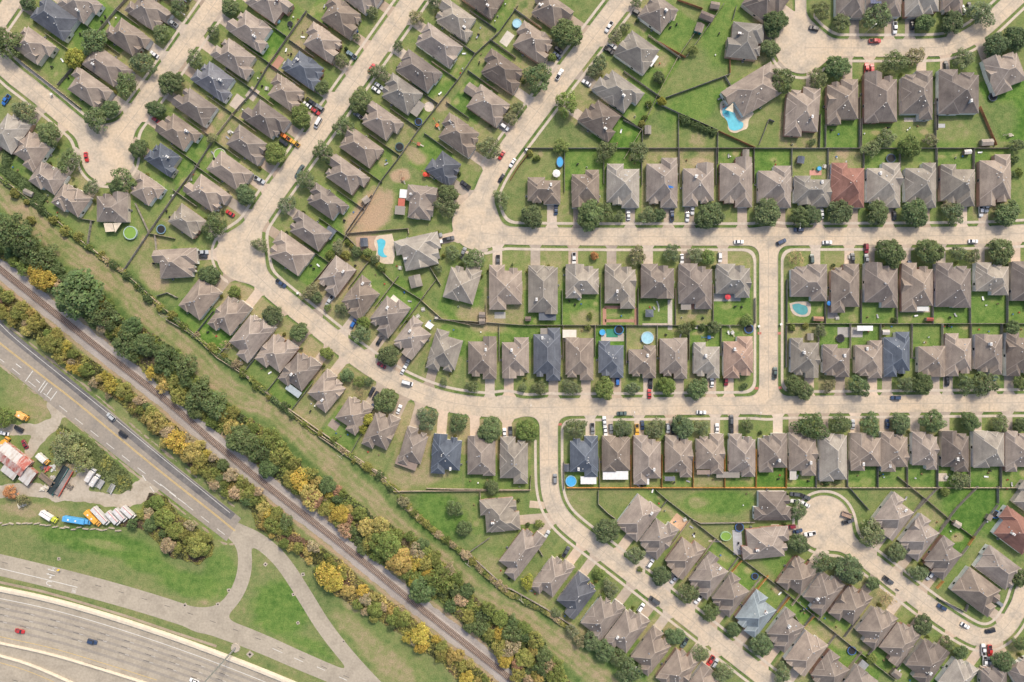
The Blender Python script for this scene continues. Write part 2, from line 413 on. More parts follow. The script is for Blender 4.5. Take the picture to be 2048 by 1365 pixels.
# rows of houses: (cx, cy, width along street, depth, garage l/r/n, colour[, direction towards street])
def H(*a): return a
ROWS = [
 dict(st="the corner street", side="right of", end="bottom", v=neg(N), B=80, F=78, noback=True, hs=[
  H(66,92,52,80,'l','t'),H(110,38,54,84,'l','b'),H(160,10,54,76,'l','t')]),
 dict(st="the leftmost slanting street", side="left of", end="bottom", v=N, B=60, F=92, hs=[
  H(177,178,50,88,'r','t'),H(215,135,50,90,'r','d'),H(255,75,50,84,'r','t'),H(297,24,52,82,'r','t'),H(345,-28,50,80,'r','t')]),
 dict(st="the leftmost slanting street", side="right of", end="bottom", v=neg(N), B=64, F=90, hs=[
  H(328,319,46,66,'l','b'),H(357,265,50,80,'l','t'),H(390,213,48,80,'l','t'),H(429,162,52,82,'l','s'),H(470,116,50,88,'l','t'),H(502,61,54,86,'l','t'),H(539,8,54,82,'l','t')]),
 dict(st="the middle slanting street", side="left of", end="bottom", v=N, B=64, F=92, noback=True, hs=[
  H(375,443,46,64,'r','g'),H(414,387,50,84,'r','t'),H(460,343,48,82,'r','t'),H(497,291,48,78,'l','t'),H(532,239,52,86,'r','d'),H(572,187,48,74,'l','t'),H(609,140,50,80,'l','b'),H(645,86,50,78,'l','t'),H(682,34,54,80,'l','t'),H(722,-8,50,76,'r','t')]),
 dict(st="the middle slanting street", side="right of", end="bottom", v=neg(N), B=68, F=92, hs=[
  H(580,507,56,82,'r','t'),H(618,462,46,82,'r','t'),H(653,406,44,80,'r','t'),H(692,352,50,84,'r','t'),H(722,296,48,80,'r','t'),H(762,244,50,78,'r','t'),H(801,188,52,74,'r','g'),H(837,143,50,84,'r','d'),H(878,91,50,88,'r','t'),H(912,40,50,84,'r','g'),H(962,-6,50,84,'r','t')]),
 dict(st="the third slanting street", side="left of", end="bottom", v=N, B=68, F=92, noback=True, hs=[
  H(889,337,52,62,'l','b'),H(918,271,54,84,'l','t'),H(977,212,54,76,'l','t'),H(1004,143,52,88,'l','d'),H(1066,86,54,80,'l','t'),H(1102,22,52,78,'r','t')]),
 dict(st="the third slanting street", side="right of", end="bottom", v=neg(N), B=82, F=90, hs=[
  H(1202,240,58,76,'l','d'),H(1236,183,56,92,'l','g'),H(1274,105,60,74,'l','g'),H(1316,27,58,60,'l','t')]),
 dict(st="the street bend", side="left of", end="top", order='y', v=(1,0), B=60, F=76, nolot=True, hs=[
  H(842,405,66,60,'r','t',(1,0.12)),H(838,504,64,90,'l','g',(0.97,-0.22))]),
 dict(st="the western cul-de-sac", side="around", end="left", v=T, B=60, F=78, nolot=True, hs=[
  H(20,268,54,84,'r','g'),H(66,301,54,72,'r','t'),H(97,357,60,54,'r','t'),H(143,401,62,54,'r','t'),H(225,415,62,60,'r','t',(0,-1)),H(293,380,48,60,'r','t',neg(N)),H(352,527,58,86,'l','t',(1,-0.06))]),
 dict(st="the upper level street", side="above", end="left", v=(0,1), by=298, F=80, fy=456, hs=[
  H(1088,382,66,54,'r','t'),H(1171,378,55,76,'l','t'),H(1246,372,65,88,'r','g'),H(1324,366,62,100,'r','t'),H(1397,370,61,86,'l','t'),H(1472,365,65,100,'r','t'),H(1549,374,66,84,'r','t'),H(1624,383,72,62,'r','g'),H(1695,371,66,90,'r','r'),H(1767,371,67,90,'r','g'),H(1841,371,62,90,'r','g'),H(1915,371,68,84,'r','g'),H(1990,361,62,104,'l','t')]),
 dict(st="the upper level street", side="below", end="left", v=(0,-1), by=651, F=80, fy=492, hs=[
  H(925,568,62,72,'r','g',(0.27,-0.96)),H(1011,575,66,90,'l','t'),H(1086,580,59,98,'l','g'),H(1164,563,66,68,'l','g'),H(1240,573,61,90,'l','g'),H(1315,563,66,70,'l','t'),H(1391,573,66,92,'l','d'),H(1466,562,67,68,'l','g')]),
 dict(st="the upper street's right half", side="below", end="left", v=(0,-1), by=648, F=80, fy=492, hs=[
  H(1618,566,72,74,'r','t'),H(1690,577,56,98,'r','t'),H(1762,571,66,90,'l','d'),H(1834,575,62,98,'l','t'),H(1906,571,70,90,'l','d'),H(1984,558,66,66,'l','g'),H(2056,568,66,90,'l','d')]),
 dict(st="the lower level street", side="above", end="left", v=(0,1), by=651, F=80, fy=796, noback=True, hs=[
  H(890,704,58,82,'l','g',(-0.27,0.96)),H(965,716,57,86,'r','t'),H(1031,716,54,82,'l','t'),H(1094,709,54,106,'r','b'),H(1159,718,56,86,'r','t'),H(1222,719,50,74,'r','b'),H(1285,724,54,66,'r','t'),H(1347,717,55,82,'r','t'),H(1413,721,52,72,'r','g'),H(1476,715,59,84,'l','p')]),
 dict(st="the lower street's right half", side="above", end="left", v=(0,1), by=648, F=80, fy=792, noback=True, hs=[
  H(1609,716,56,80,'r','g'),H(1672,722,54,66,'r','t'),H(1737,719,54,76,'r','t'),H(1793,709,52,90,'l','b'),H(1863,723,54,62,'r','t'),H(1916,710,52,86,'l','t'),H(1977,709,54,82,'r','t'),H(2040,709,56,88,'l','d')]),
 dict(st="the lower level street", side="below", end="left", v=(0,-1), by=979, F=82, fy=834, hs=[
  H(893,909,58,80,'l','b',(0.08,-1)),H(963,912,56,80,'l','t'),H(1028,921,56,94,'l','g')]),
 dict(st="the lower street's right half", side="below", end="left", v=(0,-1), by=975, F=80, fy=830, hs=[
  H(1168,913,56,82,'r','b'),H(1232,908,56,72,'l','t'),H(1294,920,55,98,'l','t'),H(1357,913,54,84,'l','t'),H(1420,908,55,80,'r','t'),H(1484,911,53,86,'l','t'),H(1546,906,56,78,'r','t'),H(1605,909,54,86,'l','t'),H(1666,915,55,96,'l','g'),H(1731,904,60,76,'l','t'),H(1788,904,53,80,'l','t'),H(1849,902,50,76,'l','t'),H(1910,903,54,82,'l','d'),H(1977,899,62,74,'l','g'),H(2037,903,54,82,'l','t')]),
 dict(st="the curving street", side="below", end="left", v=VP, B=76, F=84, hs=[
  H(400,598,52,74,'r','t'),H(459,632,52,80,'r','t'),H(502,674,56,92,'r','t'),H(554,707,58,72,'r','t'),H(600,744,54,76,'r','t'),H(653,782,54,72,'l','t'),H(707,829,54,68,'r','t',(0.55,-0.84)),H(762,863,52,78,'r','t',(0.42,-0.91)),H(827,895,46,76,'l','t',(0.27,-0.96))]),
 dict(st="the curving street", side="above", end="left", v=(-0.6,0.8), B=76, F=80, noback=True, hs=[
  H(672,553,50,70,'r','t'),H(721,596,52,78,'r','t'),H(778,631,54,76,'r','t'),H(825,676,52,74,'r','t')]),
 dict(st="the northeast street", side="above", end="left", v=(0,1), B=70, F=70, nolot=True, hs=[
  H(1490,82,72,72,'r','g',(0.98,0.1)),H(1508,182,66,118,'l','t',(0.85,-0.52)),H(1531,4,66,72,'r','d',(0.8,0.6)),H(1700,-2,57,76,'r','t'),H(1767,-6,70,80,'r','t'),H(1843,-6,68,80,'l','g'),H(1905,-10,40,82,'r','d')]),
 dict(st="the northeast street", side="below", end="left", v=(0,-1), by=298, F=80, fy=116, noback=True, hs=[
  H(1605,224,66,100,'r','t',(0.08,-1)),H(1685,204,62,90,'r','t'),H(1761,196,65,100,'l','d'),H(1834,191,62,98,'r','t'),H(1917,184,80,90,'l','d'),H(2010,145,70,76,'l','t',(-0.35,-0.94))]),
 dict(st="the southern slanting street", side="right of", end="left", v=(-0.6,0.8), B=66, F=84, noback=True, hs=[
  H(1276,1035,56,82,'r','t'),H(1316,1075,52,76,'r','t'),H(1368,1114,52,78,'r','t'),H(1417,1152,54,82,'r','t'),H(1461,1190,52,76,'r','t'),H(1511,1228,58,82,'r','k'),H(1571,1261,52,76,'r','t'),H(1611,1306,54,80,'r','t'),H(1660,1345,56,74,'r','t'),H(1714,1374,54,72,'r','t')]),
 dict(st="the southern slanting street", side="left of", end="left", v=(0.6,-0.8), B=58, F=84, nolot=True, hs=[
  H(1000,1030,66,78,'r','g',(1,-0.08)),H(1042,1105,50,106,'r','t'),H(1105,1154,50,86,'r','t'),H(1153,1191,52,84,'l','b'),H(1203,1235,54,90,'r','t'),H(1252,1263,54,92,'r','t'),H(1302,1303,52,88,'l','t'),H(1356,1338,52,82,'r','t'),H(1404,1374,54,80,'l','t')]),
 dict(st="the southeast street", side="left of", end="left", v=(0.6,-0.8), B=56, F=80, noback=True, hs=[
  H(1596,1152,54,74,'r','t'),H(1645,1186,54,80,'r','t'),H(1701,1211,54,78,'r','t'),H(1751,1253,54,80,'r','t'),H(1798,1285,54,84,'r','t'),H(1852,1322,58,84,'r','d'),H(1916,1352,52,70,'r','g')]),
 dict(st="the southeast street", side="right of", end="left", v=(-0.6,0.8), B=70, F=80, hs=[
  H(1786,1033,58,82,'r','t'),H(1838,1075,54,82,'r','t'),H(1886,1116,54,74,'r','t')]),
 dict(st="the southeast corner", side="in", end="left", v=(0.8,0.6), B=60, F=78, nolot=True, hs=[
  H(1545,1012,58,74,'r','d',(1,0)),H(1531,1086,60,96,'l','t',(1,-0.1)),H(1956,1184,60,92,'l','t'),H(1996,1136,54,84,'r','t'),H(2034,1064,62,96,'r','r2'),H(2062,1000,50,70,'r','g'),H(1987,1364,52,64,'r','d',(0,-1)),H(2052,1352,52,66,'l','t',(-0.5,-0.85))]),
]
HCOL = {'t':(0.290,0.248,0.213),'g':(0.302,0.278,0.242),'d':(0.226,0.193,0.169),'b':(0.128,0.144,0.172),'s':(0.182,0.190,0.212),
        'r':(0.295,0.160,0.127),'r2':(0.225,0.128,0.108),'p':(0.375,0.270,0.215),'k':(0.225,0.262,0.278)}
HWORD = {'t':"taupe shingle",'g':"grey-beige shingle",'d':"dark brown shingle",'b':"slate blue shingle",'s':"blue-grey shingle",
         'r':"brick red shingle",'r2':"maroon shingle",'p':"pinkish tan shingle",'k':"pale blue-grey shingle"}

# cars: x, y, heading in degrees on the picture (0 right, 90 down), type, colour
AN, AT, AV, AP = 35, -55, 39, -54
CARS = """12,200,-55,pickup,blue;308,109,35,sedan,white;345,46,35,pickup,silver;312,241,35,sedan,red;172,314,80,sedan,red;703,110,35,pickup,grey-blue;743,136,-55,sedan,red
758,172,35,sedan,white;752,180,35,sedan,white;717,232,35,pickup,grey;622,204,35,pickup,black;639,215,35,suv,grey;614,210,35,sedan,white;631,223,35,sedan,red;636,246,-60,van,white;571,274,35,pickup,orange;589,286,35,pickup,yellow
567,285,35,suv,black;601,338,-55,sedan,dark green;1009,254,35,suv,white;1003,311,-58,sedan,red;1025,326,-58,sedan,white;1218,54,-58,pickup,white;1274,26,30,suv,black;1224,92,30,suv,white;1218,101,35,pickup,black
1119,149,-60,pickup,white;1117,100,35,suv,black;1114,111,40,sedan,navy;1173,166,32,sedan,white;1628,57,15,suv,black;1750,82,0,pickup,red;1790,56,90,pickup,white;1825,50,90,sedan,black;1926,20,80,suv,white;1938,14,92,suv,black
1733,138,92,pickup,red;1744,138,92,suv,red;1892,132,88,suv,black;1968,132,62,sedan,white;405,505,-3,pickup,silver;405,513,-2,sedan,black;460,427,32,sedan,red;562,567,36,pickup,navy;659,602,-58,pickup,silver
707,647,-60,suv,blue;759,682,-58,sedan,black;597,347,-55,suv,dark green;1003,356,-58,sedan,black;931,370,38,pickup,black;873,472,-12,pickup,grey;897,478,-12,pickup,dark grey;876,484,-8,sedan,white;926,506,-66,pickup,grey;996,522,90,pickup,dark grey
519,360,30,pickup,silver;1112,420,90,sedan,navy;1257,431,88,sedan,white;1344,431,90,pickup,navy;1375,434,92,sedan,white;1385,420,90,sedan,white;1478,484,0,sedan,white;1148,517,90,pickup,white;1364,518,88,sedan,white;1440,515,88,suv,white
1598,460,2,suv,navy;1563,484,-24,suv,navy;1655,485,-2,sedan,white;1733,497,88,suv,maroon;1733,520,88,pickup,grey;1705,518,90,pickup,dark grey;1624,518,88,suv,dark green;1820,531,86,suv,navy;1789,431,85,sedan,black;1644,428,88,sedan,white
1962,422,88,pickup,white;1973,415,85,suv,white;1947,483,2,sedan,white;222,834,39,suv,silver;246,869,39,suv,black;37,858,28,suv,black;8,867,12,sedan,white;763,731,32,sedan,maroon;807,740,-62,sedan,white;817,722,-62,pickup,grey
815,766,16,van,white;744,783,-62,suv,black;751,792,-62,suv,black;798,819,-68,sedan,white;1009,866,88,sedan,white;1021,865,88,pickup,dark grey;743,817,-62,suv,navy;1235,762,90,suv,blue;1301,767,90,pickup,black;1299,788,88,sedan,red
1424,765,90,sedan,white;1452,762,88,suv,maroon;1244,827,-2,sedan,dark green;1403,825,2,sedan,white;1185,858,88,pickup,grey;1209,843,85,sedan,white;1211,863,85,sedan,white;1222,858,86,suv,grey;1285,851,85,sedan,navy;1274,860,88,pickup,yellow
1336,857,88,suv,silver;1346,859,90,suv,black;1434,857,92,sedan,white;1463,840,90,suv,dark grey;1463,862,90,pickup,black;1110,958,90,suv,grey;1550,746,92,pickup,dark green;1895,763,92,sedan,black;1792,796,2,suv,navy;1706,849,92,sedan,silver
1775,848,90,sedan,navy;1990,752,90,sedan,blue;1610,994,22,pickup,dark grey;1611,1009,28,sedan,white;1590,989,5,suv,dark grey;1591,1003,2,sedan,white;1093,1070,-58,sedan,silver;1132,1104,-60,pickup,dark grey;1301,1127,-55,suv,white
1348,1159,-55,sedan,white;1397,1198,-52,pickup,white;1309,1201,34,van,dark grey;1282,1216,-55,suv,white;1369,1286,-58,pickup,dark green;1421,1322,-58,pickup,red;1430,1327,-58,suv,silver;1582,1054,-5,suv,maroon;1596,1063,-15,sedan,navy
1620,1068,-10,pickup,white;1697,1043,-16,pickup,dark grey;1675,1124,-60,suv,black;1777,1161,36,pickup,dark grey;1884,1215,30,suv,navy;1931,1252,30,sedan,white;1981,1262,-16,suv,black;1860,1152,-55,suv,silver;1967,1300,88,pickup,white
1980,1302,88,pickup,red;1970,1324,88,pickup,white;1980,1324,88,sedan,silver;1998,1207,36,suv,grey;39,1263,12,sedan,red;184,1284,14,suv,navy;388,1363,20,sedan,white;49,889,60,sedan,maroon"""
CCOL = {"white":(0.74,0.74,0.73),"black":(0.025,0.026,0.03),"silver":(0.45,0.47,0.48),"grey":(0.22,0.23,0.24),"dark grey":(0.085,0.09,0.095),"navy":(0.035,0.06,0.12),
        "blue":(0.03,0.14,0.42),"grey-blue":(0.19,0.26,0.30),"red":(0.50,0.04,0.04),"maroon":(0.24,0.025,0.035),"orange":(0.72,0.20,0.03),"yellow":(0.75,0.42,0.05),"dark green":(0.09,0.13,0.12)}

# trees near the houses: x, y, radius, colour
TREES = """15,85,31,a;55,5,15,a;147,116,20,y;186,84,28,a;322,66,18,b;285,125,23,b;355,14,17,b;252,168,22,a;221,218,16,a;191,238,24,a;49,222,23,b;97,268,23,a;137,323,22,a;276,297,18,a;310,218,18,a;340,165,24,a;389,117,18,b
427,65,13,b;460,14,16,a;423,277,11,o;682,122,14,b;644,175,14,a;602,231,21,c;549,307,22,c;759,145,18,b;720,201,23,a;687,252,20,a;647,305,22,a;796,92,11,b;832,35,15,o;744,24,12,b;713,75,8,b;980,295,22,b;870,2,14,b;1022,235,14,o
1134,65,28,a;1075,155,27,a;1199,125,17,b;1186,142,13,b;1232,72,14,o;1249,55,10,b;1134,208,25,c;1036,217,14,b;1318,155,12,a;1122,292,15,c;1210,302,20,b;1278,303,19,b;1386,99,10,c;1273,6,10,b;1324,203,9,y;1104,115,8,c
1551,42,24,a;1541,97,17,a;1546,62,14,a;1644,20,18,b;1683,45,18,b;1756,33,26,a;1851,45,18,a;1906,45,22,a;1962,25,25,b;1676,133,24,a;1636,157,20,b;1566,160,25,a;1788,122,23,a;1831,112,18,o;1928,117,20,b;1993,90,24,a;2035,75,24,a
1745,297,18,p;1771,278,20,b;1820,293,22,c;1862,280,13,o;1624,285,8,a;2035,290,14,a;182,376,15,a;245,360,23,a;232,374,14,a;428,452,24,a;418,550,19,a;490,390,20,a;468,584,12,c;612,360,19,b;573,409,18,b;519,489,15,b;622,584,17,o
631,594,13,a;684,618,13,b;727,645,13,c;722,667,18,b;545,631,21,a;597,664,18,a;896,388,20,a;892,414,21,b;905,506,14,b;948,518,21,b;675,494,12,o;712,503,10,a;1003,398,17,b;877,538,8,b;1064,433,21,a;1180,430,29,a;1207,422,20,a
1239,433,10,b;1296,431,17,a;1319,429,12,a;1421,432,28,a;1535,425,27,a;1274,510,18,o;1344,507,16,b;1391,511,16,b;1416,514,15,c;1189,512,8,r;1370,658,14,b;1429,656,14,b;1494,641,12,c;1604,433,20,a;1624,429,19,a;1682,424,24,a;1756,426,23,a
1832,426,27,a;1908,428,22,b;1896,411,12,o;2016,426,25,a;1783,506,27,a;1861,503,26,a;1916,506,16,b;1946,513,14,b;2003,503,25,a;1593,516,17,g;1641,663,12,b;2026,656,15,a;653,707,13,c;693,752,14,a;718,764,12,c;736,764,10,a
723,787,12,g;777,712,20,a;772,802,22,a;734,838,13,y;724,856,10,y;854,837,21,b;917,847,19,a;979,860,25,a;944,774,14,b;887,764,8,b;984,975,14,a;807,1004,12,o;1054,862,21,c;1151,857,22,b;1246,857,18,b;1311,857,20,b;1366,854,23,a
1404,856,16,b;1496,852,14,b;1209,777,22,c;1266,777,14,b;1334,772,18,c;1396,777,22,a;1079,777,16,b;1143,777,16,b;1046,776,9,b;1489,772,7,a;1590,772,20,a;1610,782,17,a;1658,772,12,o;1721,774,22,a;1811,769,16,b;1846,768,20,a
1933,769,18,a;1971,768,24,a;2041,767,14,a;1623,852,28,a;1681,847,21,a;1741,852,20,a;1802,847,21,a;1866,844,25,a;1941,844,20,a;2001,847,17,a;2043,850,14,a;1921,962,18,b;1597,1022,18,a;1891,985,9,c;1214,1063,25,a;1272,1110,18,b
1323,1153,18,a;1377,1188,20,b;1422,1226,18,a;1467,1261,14,a;1522,1291,21,a;1222,1178,17,b;1199,1148,11,c;1350,1273,18,a;1400,1308,17,b;1447,1346,20,b;1184,1283,18,a;1209,1301,20,a;1237,1316,18,a;1259,1344,23,a;1054,1166,14,y
1112,1226,10,b;1159,1283,13,o;1144,1263,13,o;1079,1048,9,c;1207,1196,9,c;1599,1088,21,a;1646,1126,22,a;1699,1141,29,a;1744,1068,25,b;1794,1106,18,a;1837,1148,18,b;1746,1168,14,a;1774,1198,19,g;1847,1251,19,a;1894,1289,14,a
1922,1306,14,a;2007,1324,21,a;2042,1156,18,a;2042,1288,16,a;1744,1319,10,c;1566,1349,18,b;928,1058,15,a;910,1018,17,a;125,890,24,p;150,905,22,p;165,925,20,p;120,912,16,p;140,880,18,p;5,838,22,c;20,985,14,r;45,1000,13,o;750,519,9,a;735,505,9,c;764,535,9,c;655,615,7,c;1310,1045,6,a;452,690,12,g"""
TCOL = {'a':(0.150,0.198,0.088),'b':(0.182,0.222,0.108),'c':(0.205,0.260,0.078),'y':(0.33,0.34,0.07),'o':(0.28,0.28,0.15),'g':(0.40,0.31,0.16),'p':(0.27,0.31,0.145),'r':(0.54,0.27,0.11)}
TWORD = {'a':"dark green",'b':"mid green",'c':"fresh green",'y':"yellow-green",'o':"thin olive",'g':"bare tan",'p':"pale green",'r':"rust orange"}

# the wooded strips on both sides of the railway
BELT_N = [(-40,395),(0,428),(45,455),(62,482),(110,525),(142,548),(202,572),(235,625),(290,655),(340,687),(410,765),(497,832),(562,875),(612,937),(667,965),(722,1005),(747,1028),(835,1073),(887,1120),(922,1153),(967,1208),(1020,1228),(1084,1273),(1116,1323),(1150,1375),(1040,1375),(1007,1325),(937,1263),(877,1206),(826,1196),(807,1162),(730,1114),(687,1070),(632,1016),(577,981),(512,934),(457,881),(385,834),(312,768),(225,694),(190,660),(110,594),(47,544),(-40,505)]
BELT_S = [(-40,548),(0,572),(62,610),(110,657),(140,690),(200,728),(275,786),(375,866),(450,926),(512,974),(562,1024),(604,1070),(687,1120),(732,1167),(807,1217),(888,1282),(988,1358),(1010,1380),(925,1380),(887,1330),(837,1305),(805,1274),(737,1235),(697,1210),(650,1180),(628,1135),(552,1085),(512,1060),(500,1023),(425,980),(350,910),(285,850),(212,792),(150,750),(80,688),(50,678),(0,634),(-40,606)]
THICKET3 = [(298,985),(332,990),(362,1028),(402,1058),(428,1088),(426,1115),(395,1131),(340,1116),(305,1082),(290,1062),(240,1056),(232,1044),(275,1034)]
RAIL = [(-60,488),(0,538),(90,610),(180,682),(255,741),(332,799),(420,878),(512,954),(600,1023),(700,1101),(812,1193),(920,1278),(1022,1358),(1090,1412)]
ROWSTRIP = [(-60,330),(25,403),(108,481),(215,556),(300,629),(387,715),(462,785),(550,822),(637,907),(737,995),(775,1043),(862,1110),(950,1186),(1012,1218),(1062,1249),(1136,1306),(1199,1356),(1240,1390)]
ROWFENCE = [(-40,322),(37,381),(95,423),(175,491),(250,543),(342,628),(400,676),(512,764),(582,824),(637,867),(700,907),(762,952),(800,984)]
SPECIAL = [(155,588,46,'a'),(30,470,40,'a'),(55,500,30,'a'),(205,632,30,'a'),(90,520,26,'a'),(85,558,24,'gold'),(190,612,18,'gold'),(118,572,14,'tanp'),(250,690,28,'a'),(290,690,26,'a'),(330,720,28,'a'),(370,730,24,'a'),
 (400,790,28,'a'),(430,810,26,'a'),(655,1150,24,'gold'),(665,1163,22,'gold'),(797,1124,28,'ochre'),(840,1270,20,'gold'),(690,1060,16,'rust'),(680,1030,18,'gold'),(758,1052,20,'ochre'),(770,1090,30,'c'),(600,960,22,'gold'),(620,990,24,'ochre'),
 (625,1000,18,'rust'),(310,845,22,'ochre'),(355,885,24,'gold'),(380,905,22,'ochre'),(222,772,16,'gold'),(105,690,20,'olive'),(505,1100,0,'a'),(1010,1320,16,'gold'),(312,1005,15,'c'),(326,1036,19,'c'),(348,1062,17,'c'),(392,1094,22,'olive'),(408,1076,13,'olive'),(335,1092,16,'tanp'),(300,1050,14,'a'),
 (480,880,28,'a'),(520,900,26,'a'),(540,880,24,'c'),(845,1180,26,'a'),(880,1160,28,'c')]
BCOL = {'a':(0.135,0.188,0.075),'c':(0.195,0.240,0.068),'olive':(0.285,0.285,0.085),'gold':(0.47,0.38,0.085),'ochre':(0.46,0.38,0.13),'tanp':(0.43,0.35,0.215),'rust':(0.42,0.27,0.165)}
BWORD = {'a':"dark green",'c':"green",'olive':"olive",'gold':"golden yellow",'ochre':"ochre",'tanp':"tan",'rust':"russet"}

# loose fences: style, points
FENCES = [
 ('n',[(1354,2),(1404,20)]),('g',[(1446,10),(1408,64),(1371,117)]),('g',[(1471,15),(1464,42)]),('n',[(1458,115),(1459,148)]),('g',[(1459,150),(1400,172),(1331,197)]),('g',[(1449,155),(1464,180)]),
 ('g',[(1311,207),(1356,228),(1434,262)]),('n',[(1436,264),(1509,297)]),('g',[(1356,230),(1356,336)]),('g',[(1434,266),(1434,330)]),('g',[(1246,242),(1284,262),(1284,297)]),('n',[(1316,86),(1370,117)]),
 ('g',[(1196,980),(1196,1007),(1214,1025),(1232,1038)]),('g',[(1311,980),(1334,1000),(1384,1038),(1400,1046),(1508,1044)]),('o',[(1482,1120),(1449,1158)]),('o',[(1535,1150),(1482,1216)]),('o',[(1578,1193),(1552,1223)]),('o',[(1626,1231),(1606,1253)]),
 ('o',[(1884,1161),(1871,1176)]),('g',[(1384,1040),(1484,1118),(1540,1160),(1631,1234),(1700,1290),(1790,1360)]),
 ('g',[(1695,973),(1736,1020)]),('g',[(1876,972),(1833,1017)]),('g',[(1953,972),(1911,1015),(1880,1055)]),('g',[(1993,972),(1993,1007)]),('g',[(1993,1009),(1946,1071)]),('o',[(1946,1072),(1934,1090)]),('g',[(1934,1091),(1918,1112)]),
 ('g',[(185,443),(178,489)]),('g',[(273,408),(300,466)]),('g',[(390,341),(357,383),(300,466),(250,541)]),('g',[(160,438),(190,443)]),('g',[(312,471),(315,503)]),('t',[(301,468),(352,478)]),('g',[(315,593),(337,586),(357,596)]),
 ('t',[(692,468),(817,458),(818,468)]),('g',[(691,470),(720,500),(787,566),(843,600)]),('t',[(872,561),(843,599)]),('g',[(859,533),(882,571)]),('t',[(844,602),(884,638),(905,643),(942,651)]),('t',[(972,606),(972,650)]),('g',[(744,391),(692,467)]),
 ('n',[(1056,310),(1036,335),(1020,362)]),('t',[(788,982),(925,981),(1060,980)]),('t',[(960,983),(961,1010)]),('t',[(1060,979),(1062,950)]),('g',[(979,1075),(937,1105),(1010,1173),(1024,1178),(1092,1216),(1150,1254)]),
 ('t',[(1128,978),(1128,922)]),('d',[(1572,646),(1572,560)]),('d',[(1571,652),(1571,735)]),('t',[(1509,648),(1509,596)]),('t',[(37,118),(165,218)]),('t',[(840,835),(844,780)][:0] or [(1190,652),(1190,690)]),
 ('n',[(1957,215),(1990,292)]),('d',[(1872,228),(1872,262)]),('g',[(1870,298),(1870,322)]),('g',[(1547,245),(1536,240),(1528,262),(1516,292)]),('g',[(1649,250),(1649,296)]),('g',[(1721,238),(1720,296)]),
 ('g',[(1873,1195),(1928,1222),(1933,1208)]),('g',[(1062,1072),(1086,1112)]),('g',[(1430,1045),(1460,1080)][:0] or [(1585,1225),(1600,1250)]),
]
FCOL = {'g':(0.33,0.295,0.26),'t':(0.50,0.42,0.325),'n':(0.42,0.19,0.105),'o':(0.64,0.33,0.11),'d':(0.22,0.205,0.19)}
FWORD = {'g':"weathered grey board fence",'t':"tan board fence",'n':"red-brown board fence",'o':"fresh orange board fence",'d':"dark board fence"}

# soil: x, y, rx, ry, angle, dryness, weight
SOIL = [(742,425,46,62,40,0.98,1),(715,465,40,30,40,0.8,0.8),(800,352,26,17,0,0.98,0.95),(560,165,0,0,0,0,0),(1010,160,0,0,0,0,0),(830,310,30,18,35,0.85,0.8),(880,205,26,20,0,0.85,0.7),(600,95,22,16,0,0.75,0.7),(960,640,60,26,20,0.72,0.8),
 (1170,640,40,25,0,0.75,0.7),(300,505,55,40,-40,0.6,0.8),(310,560,40,26,45,0.75,0.8),(245,510,60,28,20,0.5,0.7),(1320,120,24,22,0,0.8,0.7),(1450,60,60,90,0,0.22,0.8),(1390,210,80,40,-25,0.22,0.8),(1310,285,30,24,0,0.45,0.7),
 (1395,280,22,16,0,0.7,0.6),(1400,325,22,10,0,0.85,0.6),(1440,1005,90,30,0,0.18,0.9),(1395,1005,26,14,0,0.62,0.7),(1150,1010,36,40,0,0.55,0.7),(1250,995,50,20,0,0.42,0.7),(880,1030,70,50,20,0.15,0.9),(1810,1000,80,35,0,0.30,0.8),(1920,1000,50,40,-45,0.10,0.9),(1900,1080,60,40,-45,0.10,1),(1840,120,0,0,0,0,0),(1940,1030,40,60,40,0.08,1),
 (1960,1000,45,50,-40,0.08,1),(1915,1075,16,12,0,0.8,0.7),(855,945,50,30,10,0.66,0.8),(800,960,36,40,0,0.62,0.8),(690,900,0,0,0,0,0),(1985,240,70,50,0,0.28,0.8),(1900,260,50,30,0,0.5,0.7),(1440,590,0,0,0,0,0),(1000,600,0,0,0,0,0),
 (60,800,70,45,35,0.52,0.8),(90,830,60,30,35,0.6,0.6),(1560,1130,60,30,40,0.25,0.8),(1680,1280,30,24,40,0.62,0.7),(1600,1220,60,22,40,0.2,0.8),
 (120,1040,120,30,8,0.34,0.8),(60,1020,90,18,3,0.72,0.7),(200,1085,170,30,12,0.12,0.85),(210,1090,60,10,12,0.75,0.5),(300,1130,80,20,15,0.16,0.7),(440,1150,40,60,0,0.15,0.7),(420,1190,34,14,-30,0.9,0.6),(380,1170,80,30,15,0.18,0.8),(560,1220,70,70,60,0.18,0.9),
 (700,1250,60,22,40,0.66,0.6),(760,1310,90,30,40,0.60,0.7),(790,1340,60,26,40,0.66,0.6),(640,1180,0,0,0,0,0),(620,1300,60,30,30,0.2,0.8),(560,1300,60,20,30,0.45,0.5),(30,700,0,0,0,0,0),(700,1210,30,14,30,0.75,0.6),(280,930,0,0,0,0,0),(230,900,70,26,38,0.25,0.7),(340,980,30,60,-40,0.25,0.8),(430,1050,30,50,-40,0.25,0.8),
 (140,930,34,24,0,0.9,0.7),(400,1310,140,14,14,0.3,0.8),(545,150,22,20,0,0.85,0.6),(415,260,18,14,0,0.95,0.8),(1860,1180,30,14,35,0.45,0.5),(1100,330,40,18,0,0.3,0.6),(940,160,0,0,0,0,0),(900,560,0,0,0,0,0),(980,1130,40,26,45,0.5,0.8),(1130,1250,50,24,45,0.55,0.7),(1080,1190,50,20,45,0.5,0.6)]

